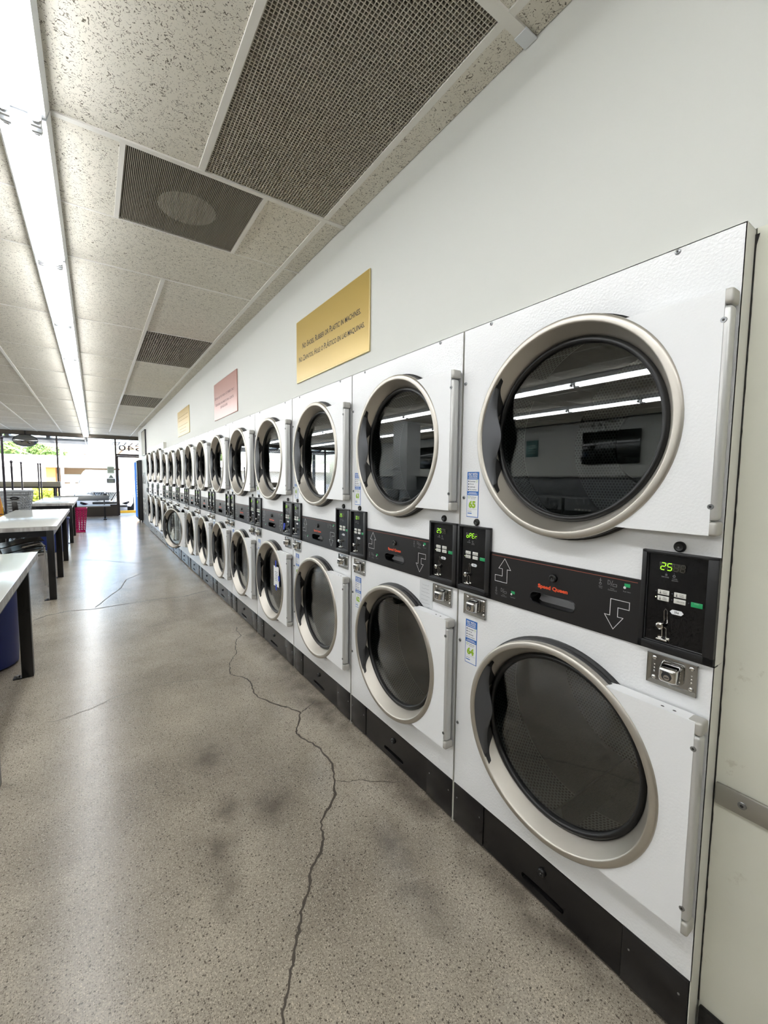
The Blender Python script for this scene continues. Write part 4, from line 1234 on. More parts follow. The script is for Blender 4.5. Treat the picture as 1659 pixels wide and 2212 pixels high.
big = make_dryer(0.98, HL, 1.567, 0.577, 0.345, 0.47, 'door_white', 'machine_grey', False)
bigs = [big, copy_tree(big), copy_tree(big)]
for k, d in enumerate(bigs):
    d.location = (0, Y_SMALL + 0.98 * k, 0)
    d['label'] = ['taller white stacked dryer with a pale control strip, nearest of three', 'taller white stacked dryer with a pale control strip, middle of three', 'taller white stacked dryer with a pale control strip, beside the vending machine'][k]
    d['group'] = 'taller stacked dryers at the far end'
    for cp in [c for c in d.children if c.name.split('.')[0] == 'control_panel']:
        segment_digits('25  ', 0.1180, 1.1440, -0.0054).build('digits', child(cp, 'display'))

# paper notes stuck on the machines
g = empty('paper_note', 'white paper note stuck with blue tape on a lower dryer window', 'note', (0.0, 0.8 * 3 + 0.33, 0.52))
mb = MB()
mb.box((-0.0005, -0.055, 0.0), (0.0, 0.055, 0.155), 'paper')
n_ = mb.build('sheet', g, (0.0055 - 0.008, 0, 0))
mb = MB()
for i in range(6):
    mb.rect(-0.030, 0.018 + 0.010 * (i % 2), 0.045 + i * 0.013, 0.0485 + i * 0.013, -0.0009, 'sticker_ink')
mb.build('handwriting', g, (0.0055 - 0.008, 0, 0))
for (y, z, w, h) in ((0.005, 0.148, 0.024, 0.050), (-0.058, 0.050, 0.030, 0.040), (0.002, -0.030, 0.026, 0.045)):
    mb = MB(); mb.box((-0.0012, y - w / 2, z), (-0.0006, y + w / 2, z + h), 'tape_blue'); mb.build('tape', g, (0.0055 - 0.008, 0, 0))
g = empty('paper_note', 'faint pencilled sheet taped beside the coin lock of the second dryer', 'note', (-0.0008, 0.8 + 0.185, 0.780), radians(0))
mb = MB(); mb.box((-0.0004, -0.040, 0.0), (0.0, 0.040, 0.145), 'paper_dim'); mb.build('sheet', g)
mb = MB()
for i in range(8):
    z = 0.128 - i * 0.0155
    pts = []
    y = 0.030 - random.uniform(0, 0.008)
    while y > -0.028 + random.uniform(0, 0.012):
        pts.append((y, z + random.uniform(-0.0025, 0.0025))); y -= 0.0035
    if len(pts) > 1: mb.outline(pts, 0.0009, -0.0008, 'ink_pencil', closed=False)
mb.build('handwriting', g)
g = empty('tape_scrap', 'scrap of blue tape over the coin slide of the fourth dryer', 'tape', (-0.024, 2.4 + 0.100, 1.012))
mb = MB(); mb.box((-0.001, -0.016, -0.014), (0.0, 0.012, 0.016), 'tape_blue'); mb.box((-0.0018, -0.006, -0.030), (-0.0008, 0.016, 0.004), 'tape_blue'); mb.build('strip', g)

# =================================================================== STOREFRONT
def bar(mbx, x0, x1, z0, z1, mat='bronze', y0=YF - 0.03, y1=YF + 0.07):
    mbx.box((x0, y0, z0), (x1, y1, z1), mat)
mulls = [-7.35, -6.02, -4.68, -3.36, -2.052]
XD = -0.487           # door post
mb = MB()
bar(mb, XL, 1.2, 2.600, CZ + 0.05, 'header_brown', YF - 0.06, YF + 0.10)
bar(mb, XL, 1.2, 2.585, 2.600, 'bronze', YF - 0.03, YF + 0.07)
for x in mulls:
    bar(mb, x - 0.022, x + 0.022, 0.38, 2.6)
bar(mb, XD - 0.024, XD + 0.024, 0.0, 2.6)
bar(mb, XD, 1.2, 2.045, 2.105)
bar(mb, XL, XD, 0.365, 0.392)
bar(mb, 0.62, 0.67, 0.0, 2.6)
struct(mb.build('trim_2'))
mb = MB()
bar(mb, XL, XD - 0.02, 0.0, 0.37, 'kickboard_brown', YF - 0.02, YF + 0.06)
bar(mb, XL, XD - 0.02, 0.0, 0.05, 'bronze', YF - 0.028, YF + 0.06)
struct(mb.build('wall_front'))
edges = [XL] + [m for m in mulls] + [XD]
for i, (a, b) in enumerate(zip(edges[:-1], edges[1:])):
    mb = MB(); mb.box((a, YF + 0.017, 0.392), (b, YF + 0.023, 2.585), 'window_glass')
    struct(mb.build('window_%d' % (i + 1)))
mb = MB(); mb.box((XD + 0.024, YF + 0.017, 2.105), (0.62, YF + 0.023, 2.585), 'window_glass')
struct(mb.build('window_%d' % len(edges)))
mb = MB()
mb.box((XD + 0.03, YF + 0.015, 0.02), (0.615, YF + 0.025, 2.04), 'window_glass')
d1 = struct(mb.build('door_1'))
mb = MB()
bar(mb, XD + 0.025, XD + 0.065, 0.01, 2.04, 'bronze', YF - 0.005, YF + 0.04)
bar(mb, 0.575, 0.618, 0.01, 2.04, 'bronze', YF - 0.005, YF + 0.04)
bar(mb, XD + 0.025, 0.618, 1.99, 2.04, 'bronze', YF - 0.005, YF + 0.04)
struct(mb.build('door_frame', d1))

# street number painted on the transom, seen from behind
g = empty('street_number', 'street number 3540 on the transom glass, seen mirrored from inside', 'number', (-0.02, YF + 0.014, 2.22))
v, f, bx = text_polys('3540', 0.0)
mb = MB()
wt = 0.92
s_ = 0.185 / (bx[3] - bx[2])
sx_ = wt / (bx[1] - bx[0])
mb.add([(0.53 - 0.91 + (bx[1] - p[0]) * sx_, 0.0, (p[1] - bx[2]) * s_) for p in v], f, 'ink_dark')
mb.build('digits', g)

# notices stuck on the window next to the door
for nm, label, x0, x1, z0, z1, mt in (('window_notice', 'pale green notice on the window beside the door post', -0.745, -0.545, 1.435, 1.67, 'decal_green'),
                                      ('window_notice', 'grey rectangular notice low on the window beside the door post', -0.770, -0.530, 1.108, 1.265, 'decal_grey')):
    g = empty(nm, label, 'notice', ((x0 + x1) / 2, YF + 0.012, z0))
    w = (x1 - x0) / 2
    mb = MB(); mb.box((-w, 0, 0), (w, 0.004, z1 - z0), mt); mb.build('sheet', g)
    mb = MB()
    for i in range(3):
        zc = (z1 - z0) * (0.3 + 0.2 * i)
        mb.add([(-w * .6, -0.001, zc), (w * .6, -0.001, zc), (w * .6, -0.001, zc + 0.012), (-w * .6, -0.001, zc + 0.012)], [(0, 1, 2, 3)], 'ink_dark' if mt == 'decal_green' else 'decal_green')
    mb.build('lines', g)
g = empty('window_notice', 'white triangular notice between two others on the window beside the door', 'notice', (-0.645, YF + 0.012, 1.275))
mb = MB(); mb.prism([(-0.085, 0), (0.085, 0), (0.0, 0.145)], 0, 0.004, 'decal_green', axis=1); mb.build('sheet', g)
mb = MB(); mb.prism([(-0.045, 0.025), (0.045, 0.025), (0.0, 0.095)], -0.001, 0.0, 'decal_grey', axis=1); mb.build('emblem', g)

# convex mirror
g = empty('convex_mirror', 'oval-looking convex security mirror hung below the ceiling at the storefront', 'mirror', (-2.80, YF - 0.10, 2.405))
mb = MB()
prof = [(-0.10 * cos(t * pi / 24) , 0.001 + 0.30 * sin(t * pi / 24)) for t in range(13)]
bmv = MB(); bmv.lathe(prof, (0, 0, 0), 'mirror_face', 1, 40)
bmv.v = [(p[0], p[1], p[2] * 0.62) for p in bmv.v]
bmv.build('mirror_dome', g, sharp=80)
bmv = MB(); bmv.lathe([(0.0, 0.301), (-0.014, 0.304), (-0.016, 0.292)], (0, 0, 0), 'dark_plastic', 1, 40)
bmv.v = [(p[0], p[1], p[2] * 0.62) for p in bmv.v]
bmv.build('rim', g)
bmv = MB(); bmv.box((-0.02, 0.0, 0.10), (0.02, 0.04, 0.30), 'dark_plastic'); bmv.build('bracket', g)

# =================================================================== FOLDING TABLES
def table(label, y0, y1, legs, xr=-1.468, xl=-2.145, zt=0.803):
    g = empty('folding_table', label, 'table', ((xr + xl) / 2, (y0 + y1) / 2, 0), 0, 'white laundry folding tables')
    cx, cyv = (xr + xl) / 2, (y0 + y1) / 2
    hx, hy = (xr - xl) / 2, (y1 - y0) / 2
    mb = MB()
    mb.box((-hx, -hy, zt - 0.006), (hx, hy, zt), 'laminate', 0.0015)
    mb.build('tabletop', g)
    mb = MB(); mb.box((-hx + 0.001, -hy + 0.001, zt - 0.046), (hx - 0.001, hy - 0.001, zt - 0.0062), 'table_edge'); mb.build('edge_band', g)
    mb = MB()
    a, b = legs[0] - cyv, legs[-1] - cyv
    for x in (-hx + 0.035, hx - 0.085):
        mb.box((x, a, zt - 0.108), (x + 0.05, b, zt - 0.047), 'table_black')
    for yy in legs:
        mb.box((-hx + 0.04, yy - cyv - 0.025, zt - 0.108), (hx - 0.04, yy - cyv + 0.025, zt - 0.047), 'table_black')
    mb.build('frame', g)
    for yy in legs:
        for x, s in ((-hx + 0.03, 1), (hx - 0.092, -1)):
            mb = MB(); mb.box((x, yy - cyv - 0.03, 0.004), (x + 0.062, yy - cyv + 0.03, zt - 0.047), 'table_black', 0.003)
            lg = mb.build('leg', g)
            mb = MB()
            xa = x + (0.06 if s > 0 else -0.045)
            mb.box((xa, yy - cyv - 0.03, 0.0), (xa + 0.047, yy - cyv + 0.03, 0.006), 'table_black')
            mb.lathe([(0.006, 0.011), (0.018, 0.010)], (xa + 0.023, yy - cyv, 0), 'screw_metal', 2, 6, close=True)
            mb.build('foot_plate', lg)
    return g
table('white folding table nearest the viewpoint, cut by the left edge of the photo', 0.72, 3.52, [0.92, 2.02, 3.27])
table('white folding table in the middle of the row, reflecting the window', 5.40, 8.30, [5.38 + 0.03, 6.63, 7.95])
table('white folding table farthest toward the storefront, behind the middle one', 10.05, 12.95, [10.08, 11.32, 12.85])

# blue bins under the tables
def bin_(label, x, y, r0, r1, h):
    g = empty('blue_bin', label, 'bin', (x, y, 0), 0, 'round blue bins under the tables')
    mb = MB()
    prof = [(0.0, r0 - 0.02), (0.012, r0)]
    for i in range(1, 9):
        prof.append((0.012 + (h - 0.05) * i / 8, r0 + (r1 - r0) * i / 8 + (0.003 if i % 2 else 0)))
    prof += [(h - 0.03, r1 + 0.012), (h, r1 + 0.016), (h, r1), (h - 0.03, r1 - 0.008), (0.02, r0 - 0.012), (0.015, 0.001)]
    mb.lathe(prof, (0, 0, 0), 'blue_plastic', 2, 36)
    mb.build('tub', g)
    mb = MB()
    for s in (-1, 1):
        mb.box((-0.05, s * (r1 + 0.008) - 0.014, h - 0.09), (0.05, s * (r1 + 0.008) + 0.014, h - 0.05), 'blue_plastic', 0.006)
    mb.build('handle', g)
bin_('round dark blue bin under the nearest folding table', -1.84, 3.62, 0.225, 0.25, 0.66)
bin_('round blue bin standing between the middle and farthest folding tables', -1.755, 9.12, 0.205, 0.235, 0.60)

# perforated plastic baskets
def perforated(mbx, c4, nu, nv, mat, hole=0.62, keep=None):
    """bilinear panel of nu x nv cells, each with an octagonal hole (c4: bottom-left, bottom-right, top-right, top-left)"""
    c4 = [Vector(c) for c in c4]
    P = lambda u, w: (c4[0] * (1 - u) + c4[1] * u) * (1 - w) + (c4[3] * (1 - u) + c4[2] * u) * w
    for i in range(nu):
        for j in range(nv):
            u0, u1, w0, w1 = i / nu, (i + 1) / nu, j / nv, (j + 1) / nv
            h = hole if not callable(hole) else hole(i, j)
            if h <= 0:
                mbx.add([P(u0, w0), P(u1, w0), P(u1, w1), P(u0, w1)], [(0, 1, 2, 3)], mat); continue
            uc, wc = (u0 + u1) / 2, (w0 + w1) / 2
            out_ = [(u0, w0), (uc, w0), (u1, w0), (u1, wc), (u1, w1), (uc, w1), (u0, w1), (u0, wc)]
            inn = []
            for k in range(8):
                t = radians(-135 + 45 * k)
                inn.append((uc + cos(t) * h * (u1 - u0) / 2, wc + sin(t) * h * (w1 - w0) / 2))
            v = [P(*p) for p in out_] + [P(*p) for p in inn]
            mbx.add(v, [(k, (k + 1) % 8, 8 + (k + 1) % 8, 8 + k) for k in range(8)], mat)

def thick(o, t):
    md = o.modifiers.new('thickness', 'SOLIDIFY'); md.thickness = t; md.offset = 0

g = empty('laundry_hamper', 'tall hot-pink plastic laundry hamper with holes on the floor', 'hamper', (-1.452, 12.12, 0))
mb = MB()
bw, tw, H_ = 0.118, 0.165, 0.575
B4 = [(-bw, -bw), (bw, -bw), (bw, bw), (-bw, bw)]; T4 = [(-tw, -tw), (tw, -tw), (tw, tw), (-tw, tw)]
for i in range(4):
    j = (i + 1) % 4
    perforated(mb, [(B4[i][0], B4[i][1], 0.03), (B4[j][0], B4[j][1], 0.03), (T4[j][0], T4[j][1], H_ - 0.05), (T4[i][0], T4[i][1], H_ - 0.05)], 5, 9, 'pink_plastic', lambda a, b: 0.74)
    mb.add([(B4[i][0], B4[i][1], 0.0), (B4[j][0], B4[j][1], 0.0), (B4[j][0], B4[j][1], 0.03), (B4[i][0], B4[i][1], 0.03)], [(0, 1, 2, 3)], 'pink_plastic')
    mb.add([(T4[i][0], T4[i][1], H_ - 0.05), (T4[j][0], T4[j][1], H_ - 0.05), (T4[j][0], T4[j][1], H_), (T4[i][0], T4[i][1], H_)], [(0, 1, 2, 3)], 'pink_plastic')
mb.add([(p[0], p[1], 0.002) for p in B4], [(0, 1, 2, 3)], 'pink_plastic')
o = mb.build('body', g); thick(o, 0.004)
mb = MB()
mb.tube([(p[0], p[1], H_) for p in [(-tw, -tw), (tw, -tw), (tw, tw), (-tw, tw)]], 0.008, 'pink_plastic', 8, closed=True)
mb.build('rim', g)

# black plastic stacking chairs near the middle table
def make_chair():
    g = empty('stacking_chair', '', 'chair')
    mb = MB(); v = []
    nu, nv = 8, 10
    for i in range(nv + 1):
        s = i / nv
        for j in range(nu + 1):
            u = j / nu * 2 - 1
            v.append((u * (0.21 + 0.01 * s), -0.20 + 0.40 * s, 0.490 - 0.085 * s + 0.010 * u * u - 0.025 * (1 - s) ** 4))
    mb.add(v, [(i * (nu + 1) + j, i * (nu + 1) + j + 1, (i + 1) * (nu + 1) + j + 1, (i + 1) * (nu + 1) + j) for i in range(nv) for j in range(nu)], 'chair_black')
    o = mb.build('seat', g, sharp=60); thick(o, 0.010)
    mb = MB(); v = []
    for i in range(7):
        s = i / 6
        for j in range(nu + 1):
            u = j / nu * 2 - 1
            v.append((u * (0.215 - 0.03 * s * s), 0.205 + 0.075 * s - 0.03 * u * u, 0.43 + 0.115 * s))
    mb.add(v, [(i * (nu + 1) + j, i * (nu + 1) + j + 1, (i + 1) * (nu + 1) + j + 1, (i + 1) * (nu + 1) + j) for i in range(6) for j in range(nu)], 'chair_black')
    o = mb.build('backrest', g, sharp=60); thick(o, 0.008)
    for s in (-1, 1):
        mb = MB(); mb.tube([(s * 0.215, -0.205, 0.0), (s * 0.205, -0.195, 0.40), (s * 0.20, -0.165, 0.445), (s * 0.20, 0.0, 0.415)], 0.0105, 'wire_chrome', 8); mb.build('leg', g)
        mb = MB(); mb.tube([(s * 0.215, 0.215, 0.0), (s * 0.205, 0.175, 0.36), (s * 0.205, 0.200, 0.43), (s * 0.195, 0.255, 0.53)], 0.0105, 'wire_chrome', 8); mb.build('leg', g)
    return g
ch = make_chair()
for k in range(3):
    o = ch if k == 0 else copy_tree(ch)
    o.location = (-1.82 - 0.012 * k, 5.95, 0.066 * k)
    o.rotation_euler = (0, 0, radians(100))
    o['label'] = 'black stacking chair with chrome legs, ' + ['bottom of the stack by the middle table', 'middle one of the stack by the middle table', 'top one of the stack by the middle table'][k]
    o['group'] = 'stack of black chairs'

# wire laundry carts with hanging poles
def make_cart(h_pole, double=False):
    g = empty('laundry_cart', '', 'laundry cart')
    hx, hy, z0, z1 = 0.27, 0.40, 0.28, 0.66
    mb = MB()
    def wires(a, b, n, c, d, m):
        a, b, c, d = map(Vector, (a, b, c, d))   # quad a-b bottom, d-c top
        for i in range(n + 1):
            s = i / n; mb.tube([a.lerp(b, s), d.lerp(c, s)], 0.003, 'pole_dark', 5)
        for i in range(m + 1):
            s = i / m; mb.tube([a.lerp(d, s), b.lerp(c, s)], 0.003, 'pole_dark', 5)
    q = 0.86
    B = [(-hx * q, -hy * q, z0), (hx * q, -hy * q, z0), (hx * q, hy * q, z0), (-hx * q, hy * q, z0)]
    T = [(-hx, -hy, z1), (hx, -hy, z1), (hx, hy, z1), (-hx, hy, z1)]
    for i in range(4):
        j = (i + 1) % 4
        wires(B[i], B[j], 8 if i % 2 == 0 else 11, T[j], T[i], 6)
    wires(B[0], B[1], 8, B[2], B[3], 11)
    mb.tube(T, 0.007, 'pole_dark', 6, closed=True)
    mb.build('wire_basket', g)
    mb = MB()
    mb.tube([(-hx * .8, -hy * .8, 0.15), (hx * .8, -hy * .8, 0.15), (hx * .8, hy * .8, 0.15), (-hx * .8, hy * .8, 0.15)], 0.013, 'wire_chrome', 8, closed=True)
    for sx in (-1, 1):
        for sy in (-1, 1):
            mb.tube([(sx * hx * .8, sy * hy * .8, 0.15), (sx * hx * .84, sy * hy * .84, z0)], 0.011, 'wire_chrome', 8)
    mb.build('base_frame', g)
    for sx in (-1, 1):
        for sy in (-1, 1):
            mb = MB(); mb.lathe([(-0.014, 0.052), (-0.011, 0.060), (0.011, 0.060), (0.014, 0.052)], (sx * hx * .8, sy * hy * .8, 0.060), 'rubber', 0, 18, close=True)
            mb.box((sx * hx * .8 - 0.019, sy * hy * .8 - 0.012, 0.05), (sx * hx * .8 - 0.015, sy * hy * .8 + 0.012, 0.145), 'wire_chrome')
            mb.box((sx * hx * .8 + 0.015, sy * hy * .8 - 0.012, 0.05), (sx * hx * .8 + 0.019, sy * hy * .8 + 0.012, 0.145), 'wire_chrome')
            mb.build('caster', g)
    mb = MB()
    for xx in ((-0.024, 0.024) if double else (0.0,)):
        mb.tube([(xx, hy, 0.15), (xx, hy, h_pole)], 0.0145, 'pole_dark', 10)
        mb.ball((xx, hy, h_pole + 0.02), 0.022, 'pole_dark', 8, 1, 1, 1.4)
    mb.build('hanging_pole', g)
    return g
carts = [(-2.61, 7.95, -pi / 2, 1.875, False, 'wire laundry cart with the tallest dark pole, beside the middle folding table'),
         (-2.31, 9.12, 0.0, 1.56, False, 'wire laundry cart with a dark pole, holding the grey basket'),
         (-2.441, 11.55, 0.0, 1.60, False, 'wire laundry cart with a thin pole, just behind the grey basket'),
         (-2.30, 13.60, 0.0, 1.625, True, 'wire laundry cart with twin thin poles, nearest the window counter')]
for i, (x, y, rz, hp, twin, lb) in enumerate(carts):
    c_ = make_cart(hp, twin)
    c_.location = (x, y, 0); c_.rotation_euler = (0, 0, rz)
    c_['label'] = lb; c_['group'] = 'wire laundry carts behind the tables'

# grey laundry basket in a cart
g = empty('laundry_basket', 'light grey plastic laundry basket with slotted sides, standing in a laundry cart', 'basket', (-2.205, 9.10, 0.672), radians(-4))
mb = MB()
def oval(hx, hy, n=24):
    return [(hx * (abs(cos(2 * pi * i / n)) ** 0.6) * (1 if cos(2 * pi * i / n) >= 0 else -1), hy * (abs(sin(2 * pi * i / n)) ** 0.6) * (1 if sin(2 * pi * i / n) >= 0 else -1)) for i in range(n)]
o0, o1 = oval(0.145, 0.235), oval(0.195, 0.315)
zb, zt_ = 0.02, 0.405
for i in range(24):
    j = (i + 1) % 24
    perforated(mb, [(o0[i][0], o0[i][1], zb), (o0[j][0], o0[j][1], zb), (o1[j][0], o1[j][1], zt_ - 0.07), (o1[i][0], o1[i][1], zt_ - 0.07)], 1, 7, 'grey_plastic', (lambda a, b, i=i: 0.0 if i in (17, 18, 6, 5) else 0.55))
    mb.add([(o1[i][0], o1[i][1], zt_ - 0.07), (o1[j][0], o1[j][1], zt_ - 0.07), (o1[j][0] * 1.02, o1[j][1] * 1.02, zt_), (o1[i][0] * 1.02, o1[i][1] * 1.02, zt_)], [(0, 1, 2, 3)], 'grey_plastic')
mb.add([(p[0], p[1], zb) for p in o0], [tuple(range(24))], 'grey_plastic')
o = mb.build('body', g); thick(o, 0.005)
mb = MB(); mb.tube([(p[0] * 1.03, p[1] * 1.03, zt_) for p in o1], 0.012, 'grey_plastic', 8, closed=True); mb.build('rim', g)
mb = MB(); mb.tube([(0.02 + 0.050 * cos(2 * pi * i / 20), -0.318, 0.295 + 0.018 * sin(2 * pi * i / 20)) for i in range(20)], 0.008, 'rubber', 6, closed=True); mb.build('handle', g)
mb = MB(); mb.add([(-0.022, -0.256, 0.03), (0.060, -0.256, 0.03), (0.045, -0.292, 0.235), (-0.022, -0.292, 0.235)], [(0, 1, 2, 3)], 'dark_plastic'); o = mb.build('dark_panel', g); thick(o, 0.004)

# yellow floor sign, folded, behind the carts
g = empty('caution_sign', 'yellow plastic floor sign standing behind the tables at the left edge', 'floor sign', (-2.68, 10.25, 0))
for s in (-1, 1):
    mb = MB(); v = []
    for x, y, z in ((-0.14, s * 0.20, 0), (0.14, s * 0.20, 0), (0.11, s * 0.03, 0.95), (-0.11, s * 0.03, 0.95)): v.append((x, y, z))
    mb.add(v, [(0, 1, 2, 3)], 'yellow_plastic' if s > 0 else 'orange_plastic')
    o = mb.build('panel', g); thick(o, 0.014)

# window counter and benches by the storefront
g = empty('window_counter', 'high window counter with a thick grey-brown fascia on dark legs', 'counter', (-3.55, 15.95, 0))
mb = MB(); mb.box((-1.62, -0.06, 1.005), (1.575, 0.52, 1.160), 'counter_grey', 0.006); mb.build('top', g)
mb = MB(); mb.box((-1.60, -0.06, 0.965), (1.57, -0.02, 1.010), 'table_black'); mb.box((-1.60, 0.44, 0.965), (1.57, 0.48, 1.010), 'table_black'); mb.build('rail', g)
for x in (-1.58, 0.0, 1.40):
    for y in (-0.07, 0.46):
        mb = MB(); mb.box((x, y, 0), (x + 0.055, y + 0.055, 0.966), 'table_black'); mb.build('leg', g)
g = empty('bench', 'grey bench with a separate backrest below the storefront window', 'bench', (-1.43, 15.40, 0))
mb = MB(); mb.box((-0.70, -0.20, 0.405), (0.70, 0.20, 0.44), 'bench_grey', 0.006); mb.build('seat', g)
mb = MB(); v = [(-0.70, 0.185, 0.585), (0.68, 0.185, 0.585), (0.68, 0.225, 0.735), (-0.70, 0.225, 0.735)]
mb.add(v, [(0, 1, 2, 3)], 'bench_grey'); o = mb.build('backrest', g); thick(o, 0.03)
for x in (-0.55, 0.53):
    mb = MB()
    mb.box((x, -0.18, 0.365), (x + 0.04, 0.20, 0.405), 'table_black')
    mb.box((x, -0.03, 0.0), (x + 0.045, 0.03, 0.37), 'table_black')
    mb.box((x - 0.02, -0.22, 0.0), (x + 0.065, 0.22, 0.03), 'table_black')
    mb.tube([(x + 0.02, 0.18, 0.39), (x + 0.02, 0.225, 0.62)], 0.016, 'table_black', 8)
    mb.build('leg', g)

# =================================================================== MACHINES AT THE FAR END
g = empty('vending_machine', 'tall drinks vending machine with a blue front and black side', 'vending machine', (-0.09, 13.72, 0))
mb = MB(); mb.box((0.03, 0.0, 0.06), (0.80, 1.0, 1.82), 'vending_black', 0.01); mb.build('cabinet', g)
mb = MB(); mb.box((0.0, 0.02, 0.10), (0.03, 0.98, 1.80), 'vending_black', 0.01); dr_ = mb.build('door', g)
mb = MB(); mb.box((-0.004, 0.26, 0.14), (0.002, 0.95, 1.76), 'vending_blue'); mb.build('display_panel', dr_)
mb = MB()
for i in range(8):
    mb.box((-0.010, 0.10, 0.75 + i * 0.075), (0.0, 0.17, 0.80 + i * 0.075), 'button_white', 0.003)
mb.build('selection_buttons', dr_)
mb = MB()
for y in (0.08, 0.92):
    for x in (0.10, 0.70):
        mb.cyl((x, y, 0.0), (x, y, 0.07), 0.025, 'screw_metal', 10)
mb.build('feet', g)
g = empty('change_machine', 'grey wall machine with slots between the taller dryers and the vending machine', 'change machine', (0.03, 11.80, 0))
mb = MB(); mb.box((0.0, 0.0, 0.0), (0.7, 1.88, 1.83), 'machine_grey', 0.006); mb.build('cabinet', g)
mb = MB()
for y in (0.35, 1.05, 1.5):
    mb.box((-0.012, y, 1.15), (0.0, y + 0.22, 1.45), 'washer_dark', 0.004)
    for i in range(4):
        mb.box((-0.010, y + 0.03, 0.30 + i * 0.13), (0.0, y + 0.17, 0.36 + i * 0.13), 'button_white', 0.003)
mb.build('slots', g)
mb = MB(); mb.box((-0.03, 0.2, 0.95), (0.0, 0.5, 1.05), 'handle_black', 0.006); mb.build('tray', g)

# =================================================================== OTHER SIDE OF THE ROOM (seen in the door glass)
def make_washer():
    g = empty('washing_machine', '', 'washer')
    mb = MB()
    W_, H_, D_ = 0.76, 1.10, 0.75
    mb.box((-D_, -W_ / 2, 0.05), (-0.03, W_ / 2, H_), 'washer_steel', 0.01)
    mb.holed(-W_ / 2, W_ / 2, 0.05, H_ - 0.26, (0, 0.44), lambda a: 0.19, 0.0, -0.03, 'washer_steel', 'washer_dark', 40)
    for lo, hi in (((-0.03, -W_ / 2, 0.05), (0, -W_ / 2 + 0.002, H_ - 0.26)), ((-0.03, W_ / 2 - 0.002, 0.05), (0, W_ / 2, H_ - 0.26)), ((-0.10, -W_ / 2 + 0.03, 0.0), (-0.06, W_ / 2 - 0.03, 0.05))):
        mb.box(lo, hi, 'washer_dark')
    mb.build('cabinet', g)
    mb = MB()
    mb.add([(0.0, -W_ / 2, H_ - 0.26), (0.0, W_ / 2, H_ - 0.26), (-0.10, W_ / 2, H_), (-0.10, -W_ / 2, H_)], [(0, 1, 2, 3)], 'washer_dark')
    o = mb.build('control_panel', g); thick(o, 0.006)
    mb = MB()
    for i in range(5):
        mb.box((-0.035, -0.02 + i * 0.05, H_ - 0.17), (-0.022, 0.015 + i * 0.05, H_ - 0.145), 'button_white')
    mb.build('buttons', g)
    mb = MB(); mb.lathe([(0.0, 0.235), (0.03, 0.24), (0.05, 0.225), (0.045, 0.19), (0.02, 0.175)], (0, 0, 0.44), 'washer_white', 0, 48); dd = mb.build('door', g)
    mb = MB(); mb.lathe([(0.02, 0.176), (0.035, 0.12), (0.04, 0.001)], (0, 0, 0.44), 'tv_black', 0, 40); mb.build('door_window', dd)
    mb = MB(); mb.box((0.03, 0.20, 0.40), (0.06, 0.26, 0.48), 'washer_dark', 0.006); mb.build('door_handle', dd)
    return g
ws = make_washer()
for k in range(10):
    o = ws if k == 0 else copy_tree(ws)
    o.location = (-4.42, 2.0 + 0.8 * k, 0)
    o['label'] = f'front-load washer with white door ring, reflected in dryer windows, {ordn[k]} in its row'
    o['group'] = 'washers across the room, seen only in reflections'
g = empty('washer_bulkhead', 'long grey bulkhead behind the washers, reflected in the dryer windows', 'bulkhead', (-5.36, 5.6, 0))
mb = MB(); mb.box((-0.15, -4.1, 0), (0.16, 1.90, 1.40), 'washer_steel', 0.006); mb.box((-0.15, 2.56, 0), (0.16, 4.2, 1.40), 'washer_steel', 0.006); mb.build('casing', g)
mb = MB(); mb.box((-0.18, -4.12, 1.40), (0.19, 1.92, 1.43), 'machine_grey', 0.004); mb.box((-0.18, 2.54, 1.40), (0.19, 4.22, 1.43), 'machine_grey', 0.004); mb.build('cap', g)
g = empty('television', 'flat black television on the opposite wall, reflected in the nearest dryer window', 'television', (XL, 4.55, 1.74))
mb = MB(); mb.box((0.04, -0.63, 0.0), (0.09, 0.63, 0.72), 'tv_black', 0.006); mb.build('screen', g)
mb = MB(); mb.box((0.0, -0.15, 0.25), (0.04, 0.15, 0.5), 'dark_plastic'); mb.build('wall_mount', g)
g = empty('television', 'second black television farther along the opposite wall, reflected in the second dryer window', 'television', (XL, 10.7, 1.72))
mb = MB(); mb.box((0.04, -0.63, 0.0), (0.09, 0.63, 0.72), 'tv_black', 0.006); mb.build('screen', g)
mb = MB(); mb.box((0.0, -0.15, 0.25), (0.04, 0.15, 0.5), 'dark_plastic'); mb.build('wall_mount', g)
g = empty('wall_poster', 'small teal notice on the opposite wall, reflected in the nearest dryer window', 'poster', (XL, 6.60, 1.96))
mb = MB(); mb.box((0.0, -0.18, 0.0), (0.02, 0.18, 0.42), 'teal_sign', 0.002); mb.build('board', g)
mb = MB()
for i in range(4):
    mb.box((0.020, -0.11, 0.09 + i * 0.065), (0.0215, 0.11, 0.105 + i * 0.065), 'decal_green')
mb.build('lines', g)

